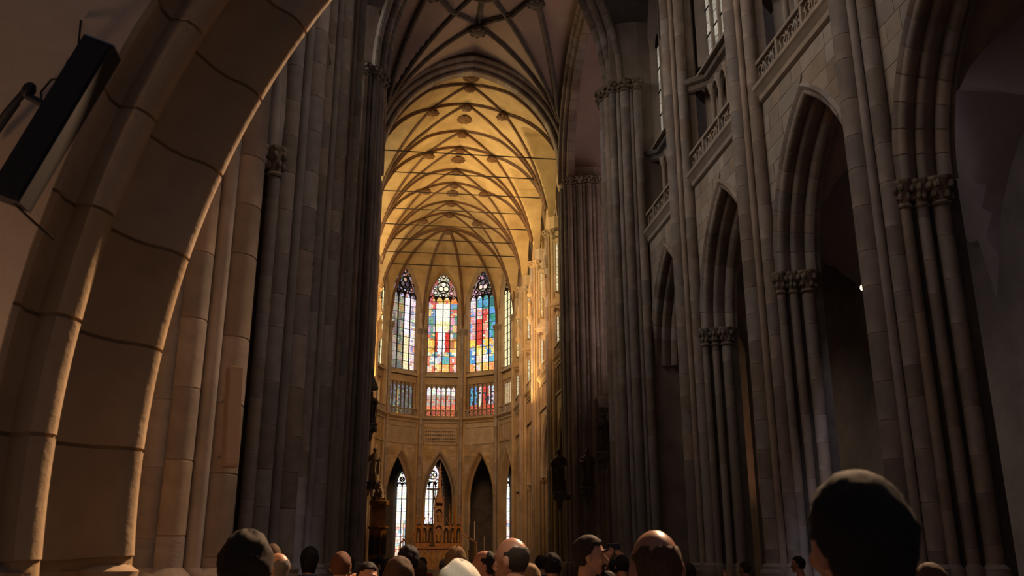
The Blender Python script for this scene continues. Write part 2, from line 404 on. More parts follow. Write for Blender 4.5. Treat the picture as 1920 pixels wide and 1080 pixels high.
def bar_path(mb, pts, y, t=.07, d=.14):
    """bar of square section along x,z points"""
    rows = []
    for i, (x, z) in enumerate(pts):
        a = pts[max(0, i - 1)]; b = pts[min(len(pts) - 1, i + 1)]; dx, dz = b[0] - a[0], b[1] - a[1]; l = math.hypot(dx, dz) or 1; nx, nz = -dz / l, dx / l
        rows.append([(x + nx * s_ * t / 2, y + e * d / 2, z + nz * s_ * t / 2) for s_, e in ((-1, -1), (1, -1), (1, 1), (-1, 1), (-1, -1))])
    return mb.grid(rows)
def window(parent_kind_name, loc, rz, w, z0, zs, h, lights, rowz, cf, glass, frame_mat, label=None, px=4, pz=4, seed=1, tracery='rose', depth=.0, bars=True, jamb=.3, kind='structure', mull=.09):
    """pointed traceried window: frame, mullions, tracery, saddle bars and leaded panes"""
    t = thing(parent_kind_name, label, None, loc, rz, kind=kind); rr = random.Random(seed); A = Arch(w, h)
    mb = MB(); prof = [(-jamb, -.32), (-jamb * .7, -.34), (-jamb * .45, -.2), (-.12, -.16), (-.04, -.04), (0, .12)]
    sweep_arch(mb, A, prof, 0, 1, 28, zs)
    for sx in (-1, 1): mb.grid([[(sx * (w - o), d, z0) for o, d in prof], [(sx * (w - o), d, zs) for o, d in prof]])
    obj('window_frame', mb, frame_mat, t, smooth=30)
    obj('window_sill', MB().add([(x, y, z) for x in (-w - jamb, w + jamb) for y, z in ((-.5, z0 - .55), (-.5, z0 - .45), (.1, z0 + .02), (.1, z0 - .55))], [(0, 1, 5, 4), (1, 2, 6, 5), (2, 3, 7, 6), (0, 4, 7, 3), (0, 3, 2, 1), (4, 5, 6, 7)]), frame_mat, t)
    lw = 2 * w / lights
    zl = zs + (.06 * h if tracery else 0); LA = Arch(lw / 2 - mull / 2, lw * .72)
    for k in range(1, lights):
        x = -w + k * lw; tt = MB(); bar_path(tt, [(x, z0), (x, zl + (.1 if tracery else zs))], 0, mull, .2); obj('mullion', tt, 'lead' if tracery else frame_mat, t)
    cl = lambda x: zs + max(.02, _arch_z(A, x) - .02)
    for k in range(lights):
        xa, xb = -w + k * lw + mull / 2, -w + (k + 1) * lw - mull / 2; xm = (xa + xb) / 2
        zrows = [z0 + (zl - z0) * i / rowz for i in range(rowz + 1)]
        for i in range(rowz):
            obj('pane', pane_mesh(xa, xb, zrows[i] + .02, zrows[i + 1] - .02, px, pz, cf, rr, cl), glass, t)
        hd = lambda x: min(zl + _arch_z(LA, x - xm), cl(x))
        obj('pane', pane_mesh(xa, xb, zl + .02, zl + lw * .8, px, 3, cf, rr, hd), glass, t)
        lt = MB(); bar_path(lt, [(xm + a, min(zl + b, cl(xm + a))) for a, b in LA.pts(10)], 0, .06, .16); obj('tracery_bar', lt, 'lead', t)
    if bars:
        for i in range(1, rowz + 1):
            z = z0 + (zl - z0) * i / rowz
            obj('saddle_bar', MB().box(-w, w, -.03, .03, z - .02, z + .02), 'lead', t)
    if tracery:
        # tracery field: stone web with glazed foils
        tb = MB(); ztop = zs + h
        foils = []
        if tracery == 'rose':
            r1 = w * .40; zc_ = zs + h * .52
            for a in (90, 210, 330): foils.append((r1 * .52 * cos(radians(a)), zc_ + r1 * .52 * sin(radians(a)), r1 * .46))
            foils += [(0, ztop - .09 * h - .1, w * .13), (-w * .30, zs + h * .78, w * .10), (w * .30, zs + h * .78, w * .10)]
            foils += [(sx * w * q, zs + h * zz_, w * rr_) for sx in (-1, 1) for q, zz_, rr_ in ((.55, .34, .13), (.70, .20, .10), (.62, .48, .09), (.22, .24, .11))] + [(0, zs + h * .28, w * .10)]
            bar_ring(tb, 0, zc_, r1 * 1.08, 0, .09, .2, 24)
        else:
            zc_ = zs + h * .5; r1 = w * .42
            for a in (0, 90, 180, 270): foils.append((r1 * .5 * cos(radians(a)), zc_ + r1 * .5 * sin(radians(a)), r1 * .42))
            foils += [(0, ztop - .14 * h, w * .12)] + [(sx * w * .5, zs + h * .26, w * .16) for sx in (-1, 1)]
            bar_ring(tb, 0, zc_, r1 * 1.08, 0, .08, .18, 24)
        for fx, fz, fr in foils:
            bar_ring(tb, fx, fz, fr, 0, .07, .18, 14)
            n = 10; v = [(fx, .02, fz)] + [(fx + fr * cos(2 * pi * i / n), .02, fz + fr * sin(2 * pi * i / n)) for i in range(n)]
            f = [(0, 1 + i, 1 + (i + 1) % n) for i in range(n)]; c0 = cf(fx, fz)
            obj('pane', colour_mesh(v, f, [tuple(q * rr.uniform(.8, 1.15) for q in c0) for _ in f]), glass, t)
        obj('tracery', tb, 'lead', t)
        n_ = 10
        for k in range(n_):
            xa_, xb_ = -w + 2 * w * k / n_, -w + 2 * w * (k + 1) / n_
            obj('pane', pane_mesh(xa_, xb_, zl + .02, zs + h, 1, 7, (lambda x, z: tuple(q * (.5 if tracery == 'rose' else .8) for q in cf(x, z))), rr, cl), glass, t, (0, .08, 0))
        obj('light_spandrel', _head_web(w, lights, lw, mull, zl, cl), 'lead', t)
    return t
def _head_web(w, lights, lw, mull, zl, cl):
    """dark stone between the heads of the lights"""
    mb = MB(); LA = Arch(lw / 2 - mull / 2, lw * .72)
    for k in range(lights):
        xm = -w + (k + .5) * lw; row0 = []; row1 = []
        for x, z in [(-lw / 2, 0)] + LA.pts(8) + [(lw / 2, 0)]:
            row0.append((xm + x, .05, min(zl + z, cl(xm + x)))); row1.append((xm + x, .05, min(zl + lw * .8, cl(xm + x))))
        mb.grid([row0, row1])
    return mb
def _arch_z(A, x):
    x = min(abs(x), A.w); v = A.r * A.r - (A.c + x) ** 2
    return sqrt(v) if v > 0 else 0
# ================================================================== THE SETTING
fl = obj('floor', MB().box(-9.5, 17.5, -3, 100, -H - .3, -H), 'floor_stone', kind='structure')
fm = MB()
XR, XL = 10.35, -2.55
PY = [10.6, 16.95, 23.3, 29.65, 36.0]; LN = 6.35
AW, AH, ZS = 2.5, 4.4, ZC + .6
ZG = 13.45                                     # nave gallery level
def wall_empty(name):
    o = bpy.data.objects.new(name, None); COL.objects.link(o); o['kind'] = 'structure'; return o
wr, wl = wall_empty('wall_right'), wall_empty('wall_left')
SIDE = {'right': (XR, RIGHT, wr), 'left': (XL, LEFT, wl)}
def triforium(parent, loc, rz, L, zg, mat, ncol=6, zt=17.3, lit=None):
    """passage back wall, colonnettes with small arches, oblique cornice"""
    e = L / 2
    plan = [(-e + .45, -.05), (-e + 1.25, .75), (e - 1.25, .75), (e - .45, -.05)]
    b = MB(); b.grid([[(x, y + .75, zg) for x, y in plan], [(x, y + .75, zt) for x, y in plan]]); obj('triforium_wall', b, mat, parent, loc, rz)
    c = MB(); sec = [(0, -.45), (-.10, -.38), (-.14, -.22), (-.30, -.14), (-.34, .0), (-.30, .06), (.45, .42), (.9, .42)]
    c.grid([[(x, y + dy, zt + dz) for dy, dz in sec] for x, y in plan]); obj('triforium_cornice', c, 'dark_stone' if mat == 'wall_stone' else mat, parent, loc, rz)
    key = ('colon', round(zt - zg, 2))
    if key not in _cache:
        hh = zt - zg
        _cache[key] = MB().lathe(0, 0, [(.16, 0), (.16, .35), (.10, .42), (.10, hh - .95), (.13, hh - .9), (.10, hh - .86), (.18, hh - .58), (.2, hh - .5), (.2, hh - .42)], 10).mesh('colonnette', 40)
    span = L - 2.5
    for k in range(ncol):
        x = -span / 2 + span * k / (ncol - 1)
        obj('colonnette', _cache[key], mat, parent, (loc[0] + rotv(x, .72, rz)[0], loc[1] + rotv(x, .72, rz)[1], zg))
    a = MB(); sw = span / (ncol - 1); ar = Arch(sw / 2 - .05, sw * .55)
    for k in range(ncol - 1):
        xm = -span / 2 + sw * (k + .5); P = ar.pts(8)
        a.grid([[(xm + x, .68, zt - .95 + z + .1) for x, z in P], [(xm + x, .68, zt - .2) for x, z in P]])
        a.tube([(xm + x, .66, zt - .95 + z + .1) for x, z in P], .05, 6)
    obj('triforium_arcading', a, mat, parent, loc, rz)
def tint(c, lo, hi):
    def f(x, z):
        k = rnd.uniform(lo, hi); return tuple(q * k for q in c)
    return f
DAYC = tint((.34, .30, .24), .6, 1.3)
WIN = [0]
def wname(): WIN[0] += 1; return 'window_%d' % WIN[0]
def upper_wall(parent, loc, rz, L, z0, w, zs, h, ztop, mat, depth=.75):
    """clerestory wall around a window opening, set back"""
    A = Arch(w + .3, h + .3); e = L / 2; b = MB()
    xs = [(-e, 0)] + A.pts(24) + [(e, 0)]
    b.grid([[(x, depth, zs + z) for x, z in xs], [(x, depth, ztop) for x, z in xs]])
    for sx in (-1, 1): b.grid([[(sx * e, depth, z0), (sx * (w + .3), depth, z0)], [(sx * e, depth, zs), (sx * (w + .3), depth, zs)]])
    return obj('clerestory_wall', b, mat, parent, loc, rz)
ORD = {0: 'nearest', 1: 'second', 2: 'third', 3: 'fourth'}
for side, (X, rz, W) in SIDE.items():
    for i, yc in enumerate([7.43] + [y + LN / 2 for y in PY[:-1]]):
        if i == 0 and side == 'left': continue
        vis = side == 'right' and i >= 1
        loc = (X, yc, 0)
        nm = {0: 'beyond the frame edge', 1: 'cut by the right frame edge', 2: 'second from the right frame edge', 3: 'third from the right frame edge', 4: 'last before the crossing'}[i]
        arcade_arch((X, yc, ZS), rz, AW, AH, 'tall pointed moulded arch of the %s arcade, %s' % (side, nm if side == 'right' else 'bay %s behind the left piers' % ORD.get(i - 1, 'first')), 'nave_stone', vis, group=side + ' nave arcade arches', n=9)
        spandrel(W, loc, rz, AW, AH, LN, ZS, ZG - .45, 'wall_stone', vis, seed=i + 3)
        balustrade((X, yc, ZG), rz, LN - 1.0, 'pierced stone balustrade of the %s gallery, %s' % (side, nm if side == 'right' else ORD.get(i - 1, 'first') + ' left bay'), 'wall_stone', .85, group=side + ' nave balustrades')
        triforium(W, loc, rz, LN, ZG, 'wall_stone')
        if side == 'right' or i > 1:
            upper_wall(W, loc, rz, LN, 17.4, 2.2, 22.5, 4.2, 30, 'wall_stone')
        if side == 'right':
            window(wname(), (X + .75, yc, 0), rz, 2.2, 17.9, 22.5, 4.2, 6, 4, DAYC, 'clear_glass', 'wall_stone', px=1, pz=2, seed=i, tracery=None, mull=.14)
    for i, y in enumerate(PY[:-1]):
        lab = ('clustered stone pier of the left arcade, %s' % ('big reddish shafts nearest the camera', 'with leafy capital beside the near pier', 'third from the camera', 'fourth, before the crossing')[i]) if side == 'left' else \
              ('clustered stone pier of the right arcade, %s' % ('outside the right frame edge', 'nearest of those in view', 'between the second and third arches', 'last before the crossing pier')[i])
        dr = {('left', 0): (-.1, 9), ('left', 1): (-.1, 13), ('left', 2): (1, 18), ('left', 3): (4, 22), ('right', 1): (0, 14.5), ('right', 2): (0, 18), ('right', 3): (3, 23)}.get((side, i))
        nave_pier((X, y, 0), rz, lab, dr, 24, near=(1 if side == 'right' else -1), group=side + ' nave piers')
# nave vault over the bays, aisles
def vault_z(s, ymid, L, w, sp, h, lh, hl):
    """height of a main tunnel (half width w) united with cross tunnels of half length hl"""
    A = Arch(w, h); B = Arch(hl, lh)
    return sp + max(_arch_z(A, s), _arch_z(B, ymid))
def tunnel(name, y0, y1, L, w, sp, h, lh, mat, step=.3, half=6.6):
    ny = int((y1 - y0) / step); nx = int(2 * half / step); rows = []
    for i in range(ny + 1):
        y = y0 + (y1 - y0) * i / ny; k = ((y - y0) / L) % 1; ym = (k - .5) * L
        rows.append([(CX - half + 2 * half * j / nx, y, vault_z(-half + 2 * half * j / nx, ym, L, w, sp, h, lh, L / 2)) for j in range(nx + 1)])
    return obj(name, MB().grid(rows), mat, smooth=30, kind='structure')
tunnel('ceiling', 4.35, 35.35, LN, 6.1, 23, 8, 4.5, 'crossing_plaster', .5)
for sx, xa, xb in ((1, 11.38, 17.4), (-1, -3.58, -9.4)):
    xm = (xa + xb) / 2; A = Arch(abs(xb - xa) / 2, 4.2)
    hw = abs(xb - xa) / 2; rows = [[(xm + hw * (j - 10) / 10, -1 + .4 * i, vault_z(hw * (j - 10) / 10, (((.4 * i - 5.25) / LN) % 1 - .5) * LN, LN, hw, 7.4, 5, 5, 3.0)) for j in range(21)] for i in range(93)]
    obj('ceiling', MB().grid(rows), 'crossing_plaster', kind='structure', smooth=30)
    o = obj('wall_aisle_right' if sx > 0 else 'wall_aisle_left', MB().box(min(xb, xb + sx * .4), max(xb, xb + sx * .4), -2, 36, -H, 13), 'wall_stone', kind='structure')
# ------------------------------------------------------------------ near arch under the organ loft
la = thing('loft_arch', 'great round moulded arch sweeping up at the left, nearest the camera', 'arch', (4.06, 0, .41))
def ring_pts(prof, a0, a1, n):
    rows = []
    for i in range(n + 1):
        a = radians(a0 + (a1 - a0) * i / n); rows.append([(-r * cos(a), y, r * sin(a)) for r, y in prof])
    return rows
prof = [(5.77, 3.95)] + [(5.75, 3.97), (5.76, 4.06), (5.73, 4.12)] + [(5.64 - .09 * cos(radians(a)), 4.14 - .09 * sin(radians(a))) for a in (80, 50, 20, -10, -40, -80)] + [(5.66, 4.26), (5.64, 4.36), (5.56, 4.46), (5.49, 4.50)] + [(5.40 - .10 * cos(radians(a)), 4.60 - .10 * sin(radians(a))) for a in (80, 50, 20, -10, -45, -80)] + [(5.44, 4.72), (5.50, 4.74), (5.56, 4.76)]
back = [(r + .012, y + .012) for r, y in prof]
obj('arch_backing', MB().grid(ring_pts(back, -5, 185, 90)), 'arch_stone', la, smooth=30)
vm = MB(); pc = prof + [(5.79, 4.76), (5.79, 3.96)]; k = len(pc)
rows = ring_pts(pc, 0.09, 5.30, 6)
vm.add([p for r in rows for p in r], [(i * k + j, i * k + (j + 1) % k, (i + 1) * k + (j + 1) % k, (i + 1) * k + j) for i in range(6) for j in range(k)] + [tuple(range(k)), tuple(range(6 * k, 7 * k))[::-1]])
vme = vm.mesh('voussoir', 35)
for i in range(35):
    o = obj('voussoir', vme, 'arch_stone', la); o.rotation_euler.y = radians(-4.3 + 5.4 * i)
for sx in (-1, 1):
    j = MB(); P = [(sx * r, y) for r, y in prof]
    j.grid([[(x, y, -H - .41) for x, y in P], [(x, y, -.46) for x, y in P]])
    obj('jamb', j, 'arch_stone', la, smooth=30)
    b = MB()
    for r, y, q in ((5.70, 4.17, .13), (5.40, 4.60, .145)): b.lathe(sx * r, y, [(q, -.62), (q * 1.15, -.56), (q * .95, -.5), (q * 1.02, -.46), (q * .7, -.43)], 12)
    obj('impost', b, 'arch_stone', la, smooth=40)
lw_ = MB(); out = []
for i in range(61):
    a = radians(180 * i / 60); x, z = -5.775 * cos(a), 5.775 * sin(a) + .41
    out.append((4.06 + x, z))
for y in (3.95, 4.78):
    lw_.grid([[(x, y, z) for x, z in out], [(x, y, 8.5) for x, z in out]])
    for sx in (-1, 1): lw_.grid([[(4.06 + sx * 5.775, y, -H), (4.06 + sx * 9.5, y, -H)], [(4.06 + sx * 5.775, y, 8.5), (4.06 + sx * 9.5, y, 8.5)]])
lw_.grid([[(-5.5, 3.95, 8.5), (13.6, 3.95, 8.5)], [(-5.5, 4.78, 8.5), (13.6, 4.78, 8.5)]])
obj('wall_loft', lw_, 'cream_plaster', kind='structure')
# ------------------------------------------------------------------ crossing
def cluster(loc, rz, shafts, poly, label, mat, z1, zcap=None, cap_sh=None, dr=None, group='crossing piers'):
    t = thing('crossing_pier', label, 'pier', loc, rz, group)
    obj('core', MB().prism(poly, -H, z1), mat, t)
    bm_ = MB()
    for i, (x, y, r) in enumerate(shafts):
        shaft(t, x, y, r, -.1, zcap or z1, mat, dr if dr and i % 2 == 0 else None, course=1.1, phase=rnd.uniform(0, .5)); base_mould(bm_, x, y, r, -.1)
    obj('base', bm_, mat, t, smooth=40)
    if zcap: obj('capital', capital_mesh(tuple(shafts if cap_sh is None else cap_sh), zcap, zcap + .55), 'carved_stone', t)
    return t
# west pair (y 35.3..37.4), local origin at x = inner face, y=36.3 ; local +x away from the nave
def mir(L_, s): return [(s * a, *b) for a, *b in L_]
WSH = [(.12, -.85, .17), (.36, -1.0, .11), (.62, -1.12, .20), (.9, -1.2, .1), (1.15, -1.3, .18), (.02, -.45, .20), (-.06, 0, .24), (.02, .45, .20), (.12, .85, .17), (.5, 1.0, .2), (.95, 1.15, .18)]
ESH = [(.02, .2, .2), (.02, -.25, .16), (.18, -.55, .14), (.42, -.72, .18), (.68, -.85, .12), (.95, -.95, .20), (1.22, -1.05, .12), (1.5, -1.12, .2), (1.78, -1.18, .12), (2.02, -1.15, .17), (2.25, -1.0, .14)]
for s, xin_w, xin_e, nm in ((1, 8.95, 9.55, 'right'), (-1, -1.5, -1.75, 'left')):
    polyw = mir([(.08, -.8), (.5, -.95), (1.3, -1.2), (2.6, -1.2), (2.6, 1.2), (1.0, 1.05), (.3, .85), (0, .4), (0, -.4)], s)
    cluster((xin_w, 36.4, 0), 0, mir(WSH, s), polyw, 'tall clustered crossing pier before the choir, %s side nearer the camera' % nm, 'nave_stone', 24, 20.3, mir(WSH[:10], s), dr=(4, 22) if s > 0 else None)
    polye = mir([(.0, .6), (.0, -.3), (.3, -.6), (.9, -.85), (1.9, -1.1), (2.3, -.9), (2.6, -.5), (2.6, 1.4), (.3, 1.4)], s)
    cluster((xin_e, 51.2, 0), 0, mir(ESH, s), polye, 'clustered pier carrying the choir arch, %s side' % nm, 'nave_stone', 23.5, 22.2, mir(ESH[2:], s), dr=(6, 22) if s > 0 else None)
def big_arch(loc, w, h, prof, label, mat='nave_stone', rz=0, name='crossing_arch', n=17):
    t = thing(name, label, 'arch', loc, rz, 'crossing arches'); A = Arch(w, h)
    obj('arch_backing', sweep_arch(MB(), A, [(o - .015, d + .015) for o, d in prof], 0, 1, 48), mat, t, smooth=30)
    cl = prof + [(prof[0][0], prof[-1][1])]
    for k in range(2 * n):
        m = MB(); sweep_arch(m, A, cl, k / (2 * n) + .0008, (k + 1) / (2 * n) - .0008, 3, closed=True); obj('voussoir', m, mat, t, smooth=35)
    return t
CP = [(-.9, -.75), (-.85, -.85)] + arc2(-.72, -.8, .12, 180, 360, 5) + [(-.56, -.6)] + arc2(-.42, -.55, .13, 200, 370, 5) + [(-.26, -.3)] + arc2(-.12, -.22, .14, 200, 380, 5) + [(.02, .0), (.02, .25)]
big_arch((CX, 51.6, 23.9), 5.55, 6.45, CP, 'dark broad pointed arch framing the golden choir')
CW = [(-.6, -.9), (-.55, -1.0)] + arc2(-.45, -.9, .14, 190, 370, 5) + [(-.26, -.65)] + arc2(-.14, -.5, .17, 190, 370, 5) + [(.0, -.2)] + arc2(-.02, 0, .2, 250, 470, 6) + [(.0, .3)] + arc2(-.14, .5, .17, 350, 500, 5) + [(-.3, .9)]
big_arch((CX, 36.4, 20.9), 5.1, 10.0, CW, 'pointed crossing arch curving over the top of the picture')
for s, nm in ((1, 'right'), (-1, 'left')):
    big_arch((CX + s * 6.15, 43.9, 22.6), 6.4, 7.4, [(a, b * .8) for a, b in CP], 'moulded %s transept arch rising from the leafy capital row' % nm, rz=-s * pi / 2)
    # transept side walls and end
    x0, x1 = (10.3, 24) if s > 0 else (-2.5, -16)
    m = MB(); 
    m.box(min(x0 + s * 2.2, x1), max(x0 + s * 2.2, x1), 51.0, 51.8, -H, 31); m.box(min(x0 + s * 1.9, x1), max(x0 + s * 1.9, x1), 35.2, 36.4, -H, 31)
    obj('wall_transept_' + nm, m, 'wall_stone', kind='structure')
    m = MB().box(min(x1, x1 + s * .5), max(x1, x1 + s * .5), 35, 52, -H, 31); obj('wall_transept_end_' + nm, m, 'wall_stone', kind='structure')
    A = Arch(7.4, 8.4); obj('ceiling', MB().grid([[(x, 43.7 + a, 22.6 + z) for a, z in A.pts(16)] for x in (CX + s * 6.5, x1)]), 'crossing_plaster', kind='structure', smooth=30)
    # wall above the arcade arch on the west face beside the crossing arch
# wall above choir arch and above west arch (facing the nave)
def wall_over(y, w, sp, h, xa, xb, ztop, mat, name, off=.85):
    A = Arch(w + off, h + off); m = MB(); P = A.pts(32)
    for yy in (y, y + .8): m.grid([[(xa, yy, sp)] + [(CX + x, yy, sp + z) for x, z in P] + [(xb, yy, sp)], [(xa, yy, ztop)] + [(CX + x, yy, ztop) for x, z in P] + [(xb, yy, ztop)]])
    return obj(name, m, mat, kind='structure')
wall_over(51.4, 5.55, 23.9, 6.45, -4.8, 12.6, 36, 'crossing_plaster', 'wall_choir_arch')
wall_over(36.0, 5.1, 20.9, 10.0, -4.8, 12.6, 36, 'wall_stone', 'wall_crossing_arch', .5)
# crossing vault and star ribs
CV = dict(w=6.6, sp=22.8, h=9.0)
def cross_z(x, y):
    A = Arch(6.6, 9.0); B = Arch(7.6, 8.6); return 22.6 + max(_arch_z(A, x - CX), _arch_z(B, y - 43.9))
n = 44; rows = [[(CX - 6.6 + 13.2 * j / n, 36.3 + 15.2 * i / n, cross_z(CX - 6.6 + 13.2 * j / n, 36.3 + 15.2 * i / n)) for j in range(n + 1)] for i in range(n + 1)]
obj('ceiling', MB().grid(rows), 'crossing_plaster', kind='structure', smooth=30)
RS = [(-.5, .05), (-.5, -.12), (-.25, -.2), (-.32, -.34), (0, -.46), (.32, -.34), (.25, -.2), (.5, -.12), (.5, .05)]
def rib_along(mb, pts, size=.32):
    """rib with a moulded section hanging below the points"""
    P = [Vector(p) for p in pts]; rows = []
    for i, p in enumerate(P):
        t = (P[min(i + 1, len(P) - 1)] - P[max(0, i - 1)]).normalized(); sd = t.cross(Vector((0, 0, 1)))
        sd = sd.normalized() if sd.length > .05 else Vector((1, 0, 0)); up = sd.cross(t)
        rows.append([tuple(p + sd * a * size + up * b * size * 1.6) for a, b in RS])
    return mb.grid(rows)
star = thing('star_vault_ribs', 'star-shaped dark ribs across the crossing vault with ring boss', 'vault ribs', (0, 0, 0))
c0 = (CX, 43.9); N_ = [(CX, 47.8), (CX, 40.0), (CX - 3.0, 43.9), (CX + 3.0, 43.9)]; C4 = [(CX + sx * 5.6, 43.9 + sy * 6.9) for sx in (-1, 1) for sy in (-1, 1)]
def line(a, b, n=20): return [(a[0] + (b[0] - a[0]) * i / n, a[1] + (b[1] - a[1]) * i / n) for i in range(n + 1)]
segs = [(c0, q) for q in C4] + [(c0, q) for q in N_]
for q in C4:
    ny = N_[0] if q[1] > 43.9 else N_[1]; nx = N_[2] if q[0] < CX else N_[3]; segs += [(q, ny), (q, nx)]
segs += [(N_[0], N_[2]), (N_[0], N_[3]), (N_[1], N_[2]), (N_[1], N_[3])]
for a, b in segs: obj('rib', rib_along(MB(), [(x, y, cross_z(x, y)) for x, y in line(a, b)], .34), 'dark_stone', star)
obj('ring_boss', MB().tube([(c0[0] + .9 * cos(2 * pi * k / 20), c0[1] + .9 * sin(2 * pi * k / 20), cross_z(*c0) - .3) for k in range(20)], .22, 8, True), 'dark_stone', star, smooth=50)
def boss_mesh(r=.35):
    key = ('boss', r)
    if key not in _cache:
        mb = MB(); mb.lathe(0, 0, [(r * .9, 0), (r, -.12), (r * .7, -.3), (r * .25, -.38)], 10)
        for k in range(8): mb.blob((r * .85 * cos(k * pi / 4), r * .85 * sin(k * pi / 4), -.2), r * .33, r * .33, r * .25, 6, 4)
        _cache[key] = mb.mesh('boss', 50)
    return _cache[key]
for q in N_: obj('boss', boss_mesh(.5), 'dark_stone', star, (q[0], q[1], cross_z(*q) - .4))
# ================================================================== CHOIR
LC = 6.935; CPY = [52.0 + LC * i for i in range(5)]          # choir piers, the last one starts the apse
wcr, wcl = wall_empty('wall_choir_right'), wall_empty('wall_choir_left')
CZG = 13.0; CAW, CAH, CZS = 2.75, 4.1, 5.7
GOLDC = tint((.78, .60, .26), .7, 1.2)
PALEC = tint((.80, .68, .42), .7, 1.15)
CH_SH = [(0, -.42, .2), (.26, -.34, .09), (-.26, -.34, .09), (.44, -.14, .15), (-.44, -.14, .15)]
def pier_figure():
    if 'pf' not in _cache:
        mb = MB(); mb.lathe(0, 0, [(.2, 0), (.22, .1), (.18, .5), (.16, .85), (.19, 1.05), (.17, 1.2), (.07, 1.28)], 12, lambda a, z: 1 + .12 * sin(5 * a + 3 * z)); mb.blob((0, -.02, 1.42), .09, .1, .13, 8, 6)
        for sx in (-1, 1): mb.tube([(sx * .14, 0, 1.15), (sx * .25, -.05, .92), (sx * .1, -.2, .95)], .05, 6)
        _cache['pf'] = mb.mesh('figure', 60)
    return _cache['pf']
def choir_pier(loc, rz, label, drums, group):
    t = thing('choir_pier', label, 'pier', loc, rz, group)
    obj('core', MB().prism([(-.8, 1.5), (-.8, .7), (-.6, .1), (-.3, -.2), (.3, -.2), (.6, .1), (.8, .7), (.8, 1.5)], -H, CZS + .2), 'choir_stone', t)
    obj('core', MB().prism([(-.55, .8), (-.5, 0), (-.2, -.28), (.2, -.28), (.5, 0), (.55, .8)], CZS + .2, 23.4), 'choir_stone', t)
    for i, (x, y, r) in enumerate(CH_SH): shaft(t, x, y, r, -1.2, 22, 'choir_stone', (0, 22) if drums and i in (0, 4) else None, 1.0, 10)
    for sx in (-1, 1):
        for x, y, r in ((.6, .12, .1), (.7, .4, .11), (.8, .75, .14)): shaft(t, sx * x, y, r, -1.2, CZS, 'choir_stone', n=8)
        obj('capital', capital_mesh(tuple((sx * x, y, r) for x, y, r in ((.6, .12, .1), (.7, .4, .11), (.8, .75, .14))), CZS - .4, CZS), 'choir_stone', t)
    obj('capital', capital_mesh(tuple(CH_SH), 21.9, 22.4), 'choir_stone', t)
    # carved figure bracket above the triforium
    c = MB(); c.lathe(.0, -.62, [(.05, 17.3), (.28, 17.8), (.3, 17.95)], 8)
    obj('corbel', c, 'choir_stone', t, smooth=40)
    obj('figure', pier_figure(), 'choir_stone', t, (0, -.62, 17.95))
    c = MB(); c.lathe(0, -.6, [(.26, 19.6), (.3, 19.75), (.2, 20.0), (.1, 20.6), (.03, 21.0)], 8); obj('canopy', c, 'choir_stone', t)
    return t
